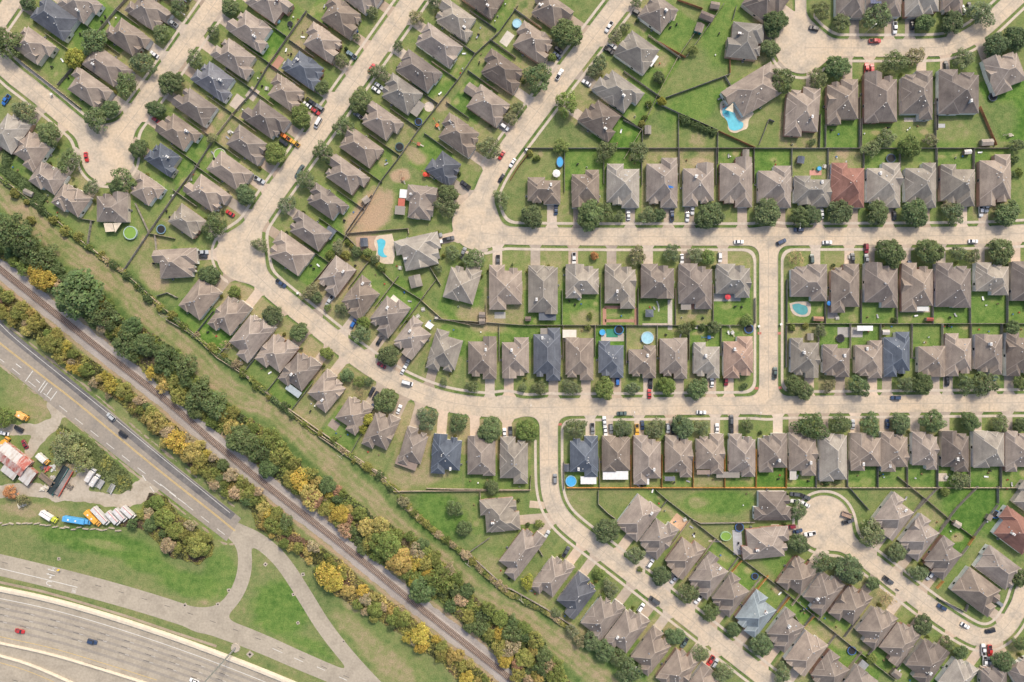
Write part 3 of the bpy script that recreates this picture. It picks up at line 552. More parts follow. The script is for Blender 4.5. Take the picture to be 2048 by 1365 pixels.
PATCH = [  # dirt/gravel yard of the bus depot, as strokes in pixels: points, half width
 ([(-20,985),(60,980),(110,985),(160,990),(210,1000),(250,1003),(280,975),(305,955),(318,938)],13),([(150,985),(165,965),(175,950)],18),([(118,800),(112,845),(80,858),(40,860),(10,858),(-20,862)],11),([(108,812),(122,822),(135,818)],15),
 ([(105,850),(85,868),(70,885),(60,905)],11),([(250,1003),(280,1000),(300,985),(318,965)],9),([(128,960),(112,990)],13)]
# ------------------------------------------------------------------ road fields (2 px grid)
STEP = 2.0
FX0, FY0, FX1, FY1 = -60.0, -60.0, 2120.0, 1430.0
gx = np.arange(FX0, FX1+1, STEP); gy = np.arange(FY0, FY1+1, STEP)
GXX, GYY = np.meshgrid(gx, gy)

def seg_dist(X, Y, pts):
    d = np.full(X.shape, 1e9)
    if len(pts) == 1: return np.hypot(X-pts[0][0], Y-pts[0][1])
    for (ax, ay), (bx, by) in zip(pts[:-1], pts[1:]):
        vx, vy = bx-ax, by-ay; l2 = vx*vx+vy*vy
        t = np.clip(((X-ax)*vx+(Y-ay)*vy)/max(l2, 1e-9), 0, 1)
        d = np.minimum(d, np.hypot(X-ax-t*vx, Y-ay-t*vy))
    return d

def smooth_line(pts, it=2):
    for _ in range(it):
        q = [pts[0]]
        for a, b in zip(pts[:-1], pts[1:]):
            q += [(a[0]*.75+b[0]*.25, a[1]*.75+b[1]*.25), (a[0]*.25+b[0]*.75, a[1]*.25+b[1]*.75)]
        q.append(pts[-1]); pts = q
    return pts

def smin(a, b, k):
    h = np.maximum(k-np.abs(a-b), 0)/k
    return np.minimum(a, b)-h*h*k*0.25

# fractal noise on the field grid, used for ragged natural edges
def vnoise(X, Y, scale, seed):
    r = np.random.RandomState(seed); n = 256
    tab = r.rand(n, n)
    x, y = X/scale+1000, Y/scale+1000
    xi, yi = np.floor(x).astype(int), np.floor(y).astype(int); fx, fy = x-xi, y-yi
    fx = fx*fx*(3-2*fx); fy = fy*fy*(3-2*fy)
    a = tab[yi % n, xi % n]; b = tab[yi % n, (xi+1) % n]; c = tab[(yi+1) % n, xi % n]; d = tab[(yi+1) % n, (xi+1) % n]
    return (a*(1-fx)+b*fx)*(1-fy)+(c*(1-fx)+d*fx)*fy
def fbm(X, Y, scale, seed, oc=4):
    s = 0; w = 1; t = 0
    for k in range(oc):
        s = s+w*vnoise(X, Y, scale/2**k, seed+k); t += w; w *= 0.55
    return s/t

ROADF = None
for name, pts, w in STREETS:
    p = smooth_line(pts) if len(pts) > 2 else pts
    d = seg_dist(GXX, GYY, p)-w/2.0
    ROADF = d if ROADF is None else smin(ROADF, d, 26.0)

def fsample(F, x, y):
    i = (y-FY0)/STEP; j = (x-FX0)/STEP
    i = min(max(i, 0), F.shape[0]-1.001); j = min(max(j, 0), F.shape[1]-1.001)
    a, b = int(i), int(j); fi, fj = i-a, j-b
    return (F[a,b]*(1-fj)+F[a,b+1]*fj)*(1-fi)+(F[a+1,b]*(1-fj)+F[a+1,b+1]*fj)*fi

def field_mesh(F, z, mb, m=0, want_seg=False):
    """triangulate the region F < 0 (marching squares with merged rows)"""
    ins = F < 0
    full = ins[:-1,:-1] & ins[:-1,1:] & ins[1:,:-1] & ins[1:,1:]
    anyc = ins[:-1,:-1] | ins[:-1,1:] | ins[1:,:-1] | ins[1:,1:]
    part = anyc & ~full
    segs = []
    for r in range(full.shape[0]):
        row = full[r]
        if row.any():
            d = np.diff(np.concatenate(([0], row.astype(np.int8), [0])))
            st = np.where(d == 1)[0]; en = np.where(d == -1)[0]
            y0, y1 = gy[r], gy[r+1]
            for a, b in zip(st, en):
                for q in range(a, b, 40):
                    e = min(q+40, b)
                    p = [G(gx[q], y1), G(gx[e], y1), G(gx[e], y0), G(gx[q], y0)]
                    mb.quad(*[(x, y, z) for x, y in p], m)
    rr, cc = np.where(part)
    for r, c in zip(rr, cc):
        cs = [(gx[c], gy[r+1], F[r+1,c]), (gx[c+1], gy[r+1], F[r+1,c+1]), (gx[c+1], gy[r], F[r,c+1]), (gx[c], gy[r], F[r,c])]
        poly = []; cr = []
        for k in range(4):
            a, b = cs[k], cs[(k+1) % 4]
            if a[2] < 0: poly.append((a[0], a[1]))
            if (a[2] < 0) != (b[2] < 0):
                t = a[2]/(a[2]-b[2]); q = (a[0]+t*(b[0]-a[0]), a[1]+t*(b[1]-a[1]))
                poly.append(q); cr.append(q)
        if len(poly) >= 3:
            mb.poly([(*G(x, y), z) for x, y in poly], m)
        if want_seg and len(cr) == 2: segs.append((cr[0], cr[1]))
    return segs

def strip(mb, pts, hw, z, m=0, off=0.0):
    """flat band along a pixel polyline"""
    L, R = [], []
    n = len(pts)
    for k in range(n):
        a = pts[max(k-1, 0)]; b = pts[min(k+1, n-1)]
        dx, dy = b[0]-a[0], b[1]-a[1]; l = math.hypot(dx, dy) or 1
        nx, ny = -dy/l, dx/l
        L.append((pts[k][0]+nx*(off-hw), pts[k][1]+ny*(off-hw))); R.append((pts[k][0]+nx*(off+hw), pts[k][1]+ny*(off+hw)))
    for k in range(n-1):
        q = [G(*R[k]), G(*R[k+1]), G(*L[k+1]), G(*L[k])]
        mb.quad(*[(x, y, z) for x, y in q], m)

def resample(pts, step):
    out = [pts[0]]; acc = 0.0
    for a, b in zip(pts[:-1], pts[1:]):
        l = math.hypot(b[0]-a[0], b[1]-a[1]); t = step-acc
        while t <= l:
            out.append((a[0]+(b[0]-a[0])*t/l, a[1]+(b[1]-a[1])*t/l)); t += step
        acc = l-(t-step)
    return out

# ------------------------------------------------------------------ houses: layout first (lots, driveways)
HOUSES = []
for R_ in ROWS:
    hs = []
    for k, h in enumerate(R_['hs']):
        x, y, w, d, g, c = h[:6]
        v = h[6] if len(h) > 6 else R_['v']
        l = math.hypot(*v); v = (v[0]/l, v[1]/l)
        k_ = (HC-2.8)/HC
        x, y = CX+(x-CX)*k_, CY+(y-CY)*k_
        u = (v[1], -v[0])
        if u[0] < -0.02 or (abs(u[0]) <= 0.02 and u[1] < 0): u = (-u[0], -u[1])
        hs.append(dict(x=x, y=y, w=w*k_, d=d*k_, g={'l':-1,'r':1,'n':0}[g], c=c, u=u, v=v, row=R_))
    n = len(hs)
    key = (lambda q: -q['y']) if R_['end'] == 'bottom' else ((lambda q: q['y']) if R_['end'] == 'top' else (lambda q: q['x']))
    order = sorted(range(n), key=lambda i: key(hs[i]))
    for r, i in enumerate(order):
        hs[i]['i'] = r
        if R_['end'] == 'top': hs[i]['ref'] = ["upper","lower"][r] + " house " + R_['side'] + " " + R_['st']
        else: hs[i]['ref'] = ordinal(r)+"-from-"+R_['end']+" house "+R_['side']+" "+R_['st']
    for i, h in enumerate(hs):
        prev = hs[i-1] if i > 0 else None; nxt = hs[i+1] if i < n-1 else None
        def gap(o):
            if o is None or R_.get('nolot'): return h['w']/2+6
            return min(abs((o['x']-h['x'])*h['u'][0]+(o['y']-h['y'])*h['u'][1])/2, h['w']/2+14)
        lo, hi = gap(prev), gap(nxt)
        h['lo'], h['hi'] = (lo, hi) if (nxt is None or (nxt['x']-h['x'])*h['u'][0]+(nxt['y']-h['y'])*h['u'][1] > 0) else (hi, lo)
        if prev is not None and (prev['x']-h['x'])*h['u'][0]+(prev['y']-h['y'])*h['u'][1] > 0: h['lo'], h['hi'] = hi, lo
        h['B'] = R_['B'] if 'B' in R_ else abs(R_['by']-h['y'])
        h['F'] = R_['F'] if 'fy' not in R_ else abs(R_['fy']-h['y'])+2
    HOUSES += hs

def loc_px(h, a, b):
    return (h['x']+h['u'][0]*a+h['v'][0]*b, h['y']+h['u'][1]*a+h['v'][1]*b)

# ------------------------------------------------------------------ the ground sheet with soil painted on it
GS = 3.0
sx = np.concatenate(([-12000], np.arange(-90, 2141, GS), [14000])); sy = np.concatenate(([-12000], np.arange(-90, 1456, GS), [13000]))
SX, SY = np.meshgrid(sx, sy)
dry = 0.30+0.25*(fbm(SX, SY, 90, 3)-0.5)
lush = np.clip((fbm(SX, SY, 140, 9)-0.45)*2.0, 0, 1)*0.6

def blend(mask, val, lval=None):
    global dry, lush
    dry = dry*(1-mask)+val*mask
    if lval is not None: lush = lush*(1-mask)+lval*mask

# mown right of way, belts
d = seg_dist(SX, SY, ROWSTRIP)+14*(fbm(SX, SY, 40, 21)-0.5)
blend(np.clip((44-d)/10, 0, 1), 0.10, 0.15)  # deep green margins: grass plus tree shadow painted into the soil colour
m_ = np.clip((29-d)/10, 0, 1)
blend(m_, 0.42+0.62*(fbm(SX, SY, 26, 33)-0.35), 0.0)
for o_, v_ in ((4, .8), (11, .18), (17, .74), (24, .2)): blend(np.clip((2.8-np.abs(d-o_))/2.5, 0, 1)*0.45, v_, 0.0)
d = seg_dist(SX, SY, RAIL)
blend(np.clip((75-d)/8, 0, 1)*np.clip((SX+SY*0-(-1e9)), 0, 1)*0.75, 0.38+0.3*(fbm(SX, SY, 30, 41)-0.5), 0.0)
blend(np.clip((30-np.abs(d-22))/8, 0, 1)*0.0, 0.7)
d2 = np.abs(seg_dist(SX, SY, RAIL)-22); side = None
blend(np.clip((6-d2)/3, 0, 1)*0.9, 0.88+0.2*(fbm(SX, SY, 20, 47)-0.5), 0.0)
# lots
for h in HOUSES:
    st = h['row']['st']; lower = ("lower level" in st and h['y'] > 830) or ("curving" in st)
    fd = rng.choice([0.30, 0.42, 0.50, 0.36, 0.26, 0.58]) if not lower else rng.choice([0.58, 0.68, 0.76, 0.62])
    bd, bl = rng.choice([(0.20,0.7),(0.28,0.6),(0.34,0.4),(0.24,0.8),(0.40,0.2),(0.30,0.6),(0.46,0.1),(0.52,0.0),(0.26,0.7),(0.14,1.0)])
    R0 = 135
    j0, j1 = np.searchsorted(sx, h['x']-R0), np.searchsorted(sx, h['x']+R0); i0, i1 = np.searchsorted(sy, h['y']-R0), np.searchsorted(sy, h['y']+R0)
    X = SX[i0:i1, j0:j1]-h['x']; Y = SY[i0:i1, j0:j1]-h['y']
    a = X*h['u'][0]+Y*h['u'][1]; b = X*h['v'][0]+Y*h['v'][1]
    am = np.clip((a+h['lo'])/3+0.5, 0, 1)*np.clip((h['hi']-a)/3+0.5, 0, 1)
    mb_ = am*np.clip((b+h['B'])/3+0.5, 0, 1)*np.clip((2-b)/4+0.5, 0, 1)
    mf_ = am*np.clip(b/4+0.5, 0, 1)*np.clip((h['F']-b)/3+0.5, 0, 1)
    if h['row'].get('nolot'): mb_ = mb_*0.5
    sl = (slice(i0, i1), slice(j0, j1)); spots_ = []
    if rng.random() < 0.75:
        for _ in range(rng.choice([1, 2, 3])):
            qa, qb, qr, qs = rng.uniform(-.8*h['lo'], .8*h['hi']), -rng.uniform(.55*h['d'], max(.6*h['d'], h['B']-4)), rng.uniform(6, 16), rng.uniform(5, 11)
            qd_ = np.hypot((a-qa)/qr, (b-qb)/qs)+0.7*(fbm(X+h['x'], Y+h['y'], 11, 5)-.5)
            spots_.append((np.clip((1-qd_)/.45, 0, 1)*mb_, rng.choice([.55,.65,.75,.9,.7,.08])))
    dry[sl] = dry[sl]*(1-mb_)+bd*mb_
    for q_m, q_v in spots_: dry[sl] = dry[sl]*(1-q_m*.8)+q_v*q_m*.8
    lush[sl] = lush[sl]*(1-mb_)+bl*mb_
    dry[sl] = dry[sl]*(1-mf_)+fd*mf_; lush[sl] = lush[sl]*(1-mf_)+0.25*mf_
for x, y, rx, ry, ang, dv, w in SOIL:
    if rx == 0: continue
    c, s = math.cos(math.radians(ang)), math.sin(math.radians(ang))
    X, Y = SX-x, SY-y
    q = np.hypot((X*c+Y*s)/rx, (-X*s+Y*c)/ry)+0.5*(fbm(SX, SY, 22, int(x) % 97)-0.5)
    blend(np.clip((1.0-q)/0.35, 0, 1)*w, dv, 0.9 if dv < 0.26 else 0.0)
d = np.minimum(seg_dist(SX, SY, FRONTAGE), seg_dist(SX, SY, [(0,685),(75,745),(225,865),(468,1060)])-12)
blend(np.clip((30-d)/3, 0, 1)*0.4, 0.42, 0.0)
vg = np.interp(np.arange(1), [0], [0])
vd = None
for name, pts, w in STREETS:
    q_ = seg_dist(SX, SY, smooth_line(pts) if len(pts) > 2 else pts)-w/2.0
    vd = q_ if vd is None else smin(vd, q_, 26.0)
blend(np.clip((6.5-vd)/2, 0, 1)*np.clip(fbm(SX, SY, 45, 61)*2-.3, 0.25, 1), 0.12, 0.3)
ny, nx = SX.shape
verts = np.empty((ny*nx, 3)); verts[:,0] = ((SX-CX)*S).ravel(); verts[:,1] = (-(SY-CY)*S).ravel(); verts[:,2] = 0
idx = np.arange(ny*nx).reshape(ny, nx)
faces = np.stack([idx[1:,:-1], idx[1:,1:], idx[:-1,1:], idx[:-1,:-1]], -1).reshape(-1, 4)
me = bpy.data.meshes.new("ground")
me.vertices.add(len(verts)); me.vertices.foreach_set("co", verts.ravel())
me.loops.add(faces.size); me.loops.foreach_set("vertex_index", faces.ravel().astype(np.int32))
me.polygons.add(len(faces)); me.polygons.foreach_set("loop_start", np.arange(0, faces.size, 4, dtype=np.int32))
me.update(calc_edges=True)
ca = me.attributes.new("soil", 'FLOAT_COLOR', 'POINT')
cols = np.zeros((ny*nx, 4), np.float32); cols[:,0] = np.clip(dry, 0, 1).ravel(); cols[:,1] = np.clip(lush, 0, 1).ravel(); cols[:,3] = 1
ca.data.foreach_set("color", cols.ravel())
me.materials.append(M['ground'])
struct(link("ground", me))

# ------------------------------------------------------------------ driveways
DRIVES = []
DM = np.zeros(GXX.shape, bool)
for h in HOUSES:
    g = h['g']; a0 = g*0.25*h['w']; hw = 9.6
    b = h['d']/2-6; hit = None
    for k in range(0, 130):
        x, y = loc_px(h, a0, h['d']/2-2+k)
        if fsample(ROADF, x, y) < 0: hit = h['d']/2-2+k; break
    if hit is None: hit = h['F']+8
    h['drv'] = (a0, b, hit)
    if hit-h['d']/2 > 112: continue
    mb = MB()
    z = 0.042+0.005*(len(DRIVES) % 6); DRIVES.append(h)
    def q(a, bb): return (*G(*loc_px(h, a, bb)), z)
    fl = min(6, max(1, hit-h['d']/2))
    pts = [q(a0-hw, b), q(a0+hw, b), q(a0+hw, hit-fl), q(a0+hw+5, hit+1), q(a0+hw+5, hit+5), q(a0-hw-5, hit+5), q(a0-hw-5, hit+1), q(a0-hw, hit-fl)]
    ar = sum(p[0]*r[1]-r[0]*p[1] for p, r in zip(pts, pts[1:]+pts[:1]))
    if ar < 0: pts = pts[::-1]
    mb.poly(pts)
    t = rng.uniform(0.72, 1.2); w = rng.uniform(-0.02, 0.03)
    o = struct(mb.obj("driveway", M['concrete'], color=((0.475+w)*t, 0.392*t, (0.312-w*0.6)*t)))
    X, Y = GXX-h['x'], GYY-h['y']
    DM |= (np.abs(X*h['u'][0]+Y*h['u'][1]-a0) < hw+4) & (X*h['v'][0]+Y*h['v'][1] > 0) & (X*h['v'][0]+Y*h['v'][1] < hit+8)

# ------------------------------------------------------------------ streets, kerbs, sidewalks
mb = MB(); segs = field_mesh(ROADF, 0.09, mb, 0, True)
for name, pts, w in STREETS:
    if 'bulb' in name or name in ('NEstub', 'Y2', 'corner'): continue
    p = resample(smooth_line(pts) if len(pts) > 2 else pts, 6.0)
    strip(mb, p, 0.42, 0.094, 1)
    q = resample(p, 46.0)
    for a, b in zip(q[:-1], q[1:]):
        l = math.hypot(b[0]-a[0], b[1]-a[1]) or 1; nx_, ny_ = -(b[1]-a[1])/l*w*0.48, (b[0]-a[0])/l*w*0.48
        strip(mb, [(a[0]-nx_, a[1]-ny_), (a[0]+nx_, a[1]+ny_)], 0.33, 0.098, 1)
struct(mb.obj("street", [M['street'], M['joint']]))
mb = MB()
for (a, b) in segs:
    mx_, my_ = (a[0]+b[0])/2, (a[1]+b[1])/2
    i, j = int((my_-FY0)/STEP), int((mx_-FX0)/STEP)
    if DM[min(i, DM.shape[0]-1), min(j, DM.shape[1]-1)]: continue
    gxv = fsample(ROADF, mx_+1, my_)-fsample(ROADF, mx_-1, my_); gyv = fsample(ROADF, mx_, my_+1)-fsample(ROADF, mx_, my_-1)
    l = math.hypot(gxv, gyv) or 1; nx_, ny_ = gxv/l*0.85, gyv/l*0.85
    A, B_ = G(*a), G(*b); C, D_ = G(b[0]+nx_, b[1]+ny_), G(a[0]+nx_, a[1]+ny_)
    mb.quad((*A, .215), (*B_, .215), (*C, .215), (*D_, .215)); mb.quad((*A, .05), (*B_, .05), (*B_, .215), (*A, .215)); mb.quad((*D_, .0), (*C, .0), (*C, .215), (*D_, .215))
struct(mb.obj("kerb", M['kerb']))
WALKF = np.abs(ROADF-9.2)-2.6
hide = np.full(GXX.shape, -1e9)
for pts, r in (([(700,-40),(700,-41)],1),([(1601,-30),(1601,40)],26),([(40,-40),(-30,70)],22),([(486,560),(560,640),(660,712),(780,800),(840,830),(960,850),(1070,850)],30),([(1130,850),(2100,836)],0),([(950,350),(905,420),(905,500)],22)):
    if r: hide = np.maximum(hide, r-seg_dist(GXX, GYY, pts))
WALKF = np.maximum(WALKF, hide)
mb = MB(); field_mesh(WALKF, 0.075, mb)
struct(mb.obj("sidewalk", M['walk']))
PATCHES_RED = [(1519,667),(1558,667),(1513,777),(1560,776),(1120,849)]
for x, y in PATCHES_RED:
    mb = MB(); X, Y = G(x, y); mb.box(X-.9, X+.9, Y-.6, Y+.6, 0.05, 0.105)
    struct(mb.obj("kerb_ramp", M['tint'], color=(0.45, 0.16, 0.12)))

# gravel yard
pf = None
for pts, r in PATCH:
    d = seg_dist(GXX, GYY, pts)-r
    pf = d if pf is None else smin(pf, d, 10)
pf = pf+9*(fbm(GXX, GYY, 18, 77)-0.5)
mb = MB(); field_mesh(pf, 0.03, mb); struct(mb.obj("gravel_drive", M['gravel']))
# dirt margins beside the asphalt road
mf = np.abs(seg_dist(GXX, GYY, [(-40,650),(0,684),(75,745),(150,802),(225,865),(325,947),(460,1053)])-36)-1.2+9*(fbm(GXX, GYY, 16, 81)-0.5)
mf = np.maximum(mf, GXX-470)
mb = MB(); field_mesh(mf, 0.02, mb); M['dirt'] = mk_road("bare_dirt", (0.34,0.275,0.20), (0.25,0.20,0.14), (0.38,0.31,0.23)); struct(mb.obj("road_shoulder", M['dirt']))

# asphalt road
mb = MB()
up = [(-60,594),(0,640),(37,680),(215,817),(340,923),(465,1023),(482,1037)]; lo = [(-60,682),(0,727),(105,812),(282,952),(375,1023),(453,1083)]
pl = lo+up[::-1]
mb.poly([(*G(*p), 0.06) for p in pl])
strip(mb, smooth_line([(-40,618),(45,690),(137,764),(222,836),(300,903),(400,983),(466,1034)]), 7.5, 0.066, 1)
strip(mb, smooth_line([(0,648),(30,678),(120,750),(208,820),(335,925),(460,1026)]), 0.45, 0.07, 3)
yl = smooth_line([(-40,655),(0,687),(75,745),(150,802),(225,865),(325,947),(425,1025),(470,1062)])
strip(mb, yl, 0.55, 0.072, 2, -1.0); strip(mb, yl, 0.55, 0.072, 2, 1.0)
wl = [(-40,690),(0,718),(105,801),(282,941),(375,1012),(450,1070)]
for a, b in zip(resample(wl, 20)[:-1:2], resample(wl, 20)[1::2]): strip(mb, [a, b], 0.5, 0.072, 3)
for a, b in (((66,742),(51,763)),((91,762),(77,782)),((95,766),(81,786)),((104,776),(92,793)),((114,783),(101,801)),((32,728),(43,736)),((72,759),(80,766))): strip(mb, [a, b], 0.7, 0.072, 3)
for a, b in (((285,951),(292,962)),((300,973),(308,984)),((320,968),(352,993)),((356,997),(376,1012))): strip(mb, [a, b], 0.7, 0.072, 3)
struct(mb.obj("asphalt_road", [M['asphalt'], M['asphalt_dark'], M['paint_y'], M['paint_w']]))
# frontage road, loop, ramp: one field
ff = seg_dist(GXX, GYY, smooth_line(FRONTAGE))-21.5+np.clip((GXX-350)/300, 0, 1)*3.5
f2 = seg_dist(GXX, GYY, smooth_line(LOOP))-14
f3 = seg_dist(GXX, GYY, smooth_line(SMALL[0][1]))-15.5
ff = smin(smin(ff, f2, 26), f3, 14)
mb = MB(); sg = field_mesh(ff, 0.052, mb)
def dash_row(mb, pts, step, ln, hw, z, m):
    for p in range(0, len(pts)-1):
        pass
fr = smooth_line(FRONTAGE)
r_ = resample(fr, 4.0)
for k in range(4, len(r_)-3, 12):
    strip(mb, r_[k:k+4], 0.45, 0.058, 2, -6.5 if True else 0)
wl = [(-20,1132),(0,1137),(75,1155),(155,1175)]
strip(mb, wl, 0.6, 0.060, 1)
for a, b in (((545,1297),(565,1306)),((588,1316),(606,1324)),((634,1334),(650,1341)),((678,1354),(694,1361))): strip(mb, [a, b], 0.5, 0.060, 1)
# arrows and word on the frontage road
def pxstrip(pts, hw): strip(mb, pts, hw, 0.062, 1)
Z4 = lambda x, y: (70+x/15.17, 1110+y/15.17)
def wedge(a, b, c): mb.poly([(*G(*Z4(*p)), 0.062) for p in ((a, b, c) if (b[0]-a[0])*(c[1]-a[1])-(b[1]-a[1])*(c[0]-a[0]) < 0 else (a, c, b))], 1)
pxstrip([Z4(430,450), Z4(625,500)], 0.75); wedge((380,430),(470,420),(430,472)); pxstrip([Z4(590,490), Z4(545,440), Z4(555,390)], 0.6); wedge((555,370),(515,435),(612,410))
pxstrip([Z4(400,590), Z4(600,632)], 0.75); wedge((340,570),(430,562),(400,612)); pxstrip([Z4(540,625), Z4(480,650), Z4(465,680)], 0.6); wedge((460,720),(420,660),(520,690))
pxstrip([Z4(515,825), Z4(430,800), Z4(380,805), Z4(350,850), Z4(370,900), Z4(430,925)], 0.75); wedge((515,940),(400,905),(440,960))
# the word ONLY, read from the left (driving direction)
def stroke_letters():
    ox, oy = 1108, 1128; ux, uy = 0.22, -0.97; tx, ty = 0.95, 0.25   # along the word, letter height
    w, hgt, adv = 24, 130, 35
    def pt(k, a, b): return Z4(ox+ux*(k*adv+a*w)+tx*((1-b)*hgt), oy+uy*(k*adv+a*w)+ty*((1-b)*hgt))
    for k, L in enumerate([[[(0,0),(0,1),(1,1),(1,0),(0,0)]], [[(0,0),(0,1),(1,0),(1,1)]], [[(0,1),(0,0),(1,0)]], [[(0,1),(.5,.5),(1,1)],[(.5,.5),(.5,0)]]]):
        for st in L: pxstrip([pt(k, *p) for p in st], 0.3)
stroke_letters()
struct(mb.obj("frontage_road", [M['freeway'], M['paint_w'], M['tar']]))

# freeway
BARR1 = smooth_line([(-40,1171),(0,1179),(75,1194),(150,1213),(250,1243),(375,1285),(512,1337),(620,1382)])
BARR2 = smooth_line([(-40,1277),(0,1286),(100,1307),(213,1341),(310,1372)])
BARR3 = smooth_line([(-40,1300),(0,1311),(60,1328),(140,1363),(170,1378)])
mb = MB()
mb.poly([(*G(*p), 0.05) for p in ([(-60,1440)]+[(640,1440)]+BARR1[::-1])])
strip(mb, BARR1, 0.6, 0.056, 1, 18.0)
strip(mb, BARR2, 0.5, 0.056, 2, -12.0); strip(mb, BARR3, 0.5, 0.056, 2, 14.0)
# darker worn wheel tracks
for off in (25, 37, 50, 63, 77): strip(mb, BARR1, 2.6, 0.053, 4, off)
rows_ = [[(20,770),(220,818),(425,870),(620,922),(820,978),(1015,1037),(1205,1097),(1395,1160),(1585,1228),(1775,1297)],[(10,826),(210,873),(410,920),(610,973),(800,1028),(995,1087),(1185,1147),(1380,1210),(1565,1277),(1755,1345)],[(0,880),(185,922),(395,973),(597,1026),(975,1135),(1170,1197),(1360,1260),(1550,1327)]]
for rr_ in rows_:
    for (x, y) in rr_:
        p = (x/4, 1023+y/4); sl = 0.24+0.11*min(1, x/1500)
        strip(mb, [(p[0]-6, p[1]-6*sl), (p[0]+6, p[1]+6*sl)], 0.5, 0.058, 3)
        strip(mb, [(p[0]+6.4, p[1]+6.4*sl), (p[0]+14, p[1]+14*sl)], 0.26, 0.058, 1)
strip(mb, [(168,1325),(213,1338)], 0.6, 0.058, 3); strip(mb, [(25,1360),(36,1363)], 0.6, 0.058, 3)
M['worn'] = mk_road("worn_wheel_track", (0.30,0.27,0.23), (0.25,0.225,0.195), (0.33,0.295,0.25), 0.8)
struct(mb.obj("freeway", [M['freeway'], M['paint_w'], M['paint_y'], M['tar'], M['worn']]))
M['barrier'] = plain("barrier_concrete", (0.60,0.53,0.42), 0.85, 0.5, 0.88, 1.08)
def barrier(pts, hw, hgt, label, flute=False):
    mb = MB()
    n = len(pts); L, R = [], []
    for k in range(n):
        a = pts[max(k-1, 0)]; b = pts[min(k+1, n-1)]
        dx, dy = b[0]-a[0], b[1]-a[1]; l = math.hypot(dx, dy)
        L.append((pts[k][0]+dy/l*hw, pts[k][1]-dx/l*hw)); R.append((pts[k][0]-dy/l*hw, pts[k][1]+dx/l*hw))
    for k in range(n-1):
        def lp(P, Q, t): return (P[0]*(1-t)+Q[0]*t, P[1]*(1-t)+Q[1]*t)
        prof = [(0, 0.0), (0.12, hgt*0.8), (0.3, hgt), (0.7, hgt), (0.88, hgt*0.5), (1, 0.05)]
        for (t0, z0), (t1, z1) in zip(prof[:-1], prof[1:]):
            a, b = lp(L[k], R[k], t0), lp(L[k+1], R[k+1], t0); c, d = lp(L[k+1], R[k+1], t1), lp(L[k], R[k], t1)
            mb.quad((*G(*d), z1), (*G(*c), z1), (*G(*b), z0), (*G(*a), z0))
    return tag(mb.obj("concrete_barrier", M['barrier']), label, "barrier")
barrier(BARR1, 6.2, 1.2, "broad cream concrete wall along the upper edge of the freeway")
barrier(BARR2, 2.4, 1.1, "upper cream median barrier between the two freeway halves")
barrier(BARR3, 2.4, 1.1, "lower cream median barrier in the bottom left freeway corner")
mb = MB(); strip(mb, [(-20,1160),(0,1165),(80,1182),(138,1198),(250,1232),(350,1266),(433,1293)], 2.6, 0.02)
struct(mb.obj("mow_strip", M['dirt']))

# railway
bf = seg_dist(GXX, GYY, smooth_line(RAIL))-18.5+7*(fbm(GXX, GYY, 14, 91)-0.5)
mb = MB(); field_mesh(bf, 0.035, mb); struct(mb.obj("ballast", M['ballast']))
rl = smooth_line(RAIL)
mb = MB()   # raised track bed
for k in range(len(rl)-1):
    a, b = rl[k], rl[k+1]
    for (o0, z0), (o1, z1) in (((-9, 0.036), (-5.5, 0.35)), ((-5.5, 0.35), (5.5, 0.35)), ((5.5, 0.35), (9, 0.036))):
        def off(p, pr, nx__, o):
            dx, dy = nx__[0]-pr[0], nx__[1]-pr[1]; l = math.hypot(dx, dy); return (p[0]+dy/l*o, p[1]-dx/l*o)
        pa = rl[max(k-1, 0)], rl[min(k+1, len(rl)-1)]; pb = rl[k], rl[min(k+2, len(rl)-1)]
        A, B_ = off(a, *pa, o0), off(b, *pb, o0); C, D_ = off(b, *pb, o1), off(a, *pa, o1)
        mb.quad((*G(*A), z0), (*G(*B_), z0), (*G(*C), z1), (*G(*D_), z1))
struct(mb.obj("track_bed", M['ballast']))
trk = thing("railway_track", "single railway track on brown sleepers running diagonally between the tree belts", "railway track", (*G(512,954), 0.35))
Lx, Ly = G(512, 954)
for sgn in (-1, 1):
    mb = MB()
    q = rl
    for k in range(len(q)-1):
        def off(i, o):
            a, b = q[max(i-1, 0)], q[min(i+1, len(q)-1)]; dx, dy = b[0]-a[0], b[1]-a[1]; l = math.hypot(dx, dy); X, Y = G(q[i][0]+dy/l*o, q[i][1]-dx/l*o); return (X-Lx, Y-Ly)
        o0, o1 = sgn*3.0-0.22, sgn*3.0+0.22
        A, B_, C, D_ = off(k, o0), off(k+1, o0), off(k+1, o1), off(k, o1)
        mb.quad((*D_, .32), (*C, .32), (*B_, .32), (*A, .32)); mb.quad((*A, 0.15), (*D_, 0.15), (*D_, .32), (*A, .32)); mb.quad((*A, .1), (*B_, .1), (*B_, .32), (*A, .32)); mb.quad((*C, .1), (*D_, .1), (*D_, .32), (*C, .32))
    mb.obj("rail", M['railsteel'] if 'railsteel' in M else M.setdefault('railsteel', plain("rusty_rail_steel", (0.34,0.27,0.22), 0.5, 1.0, 0.85, 1.1, 0.2)), trk)
M['tie'] = plain("creosoted_timber", (0.185,0.115,0.082), 0.95, 1.5, 0.6, 1.35)
sl = resample(rl, 3.2)
mb1 = MB(); mb1.box(-0.2, 0.2, -1.5, 1.5, -0.02, 0.16)
tie_me = mb1.mesh("sleeper", [M['tie']])
rest = MB(); cnt = 0
order = sorted(range(1, len(sl)-1), key=lambda i: math.hypot(sl[i][0]-CX*0.5, sl[i][1]-960))
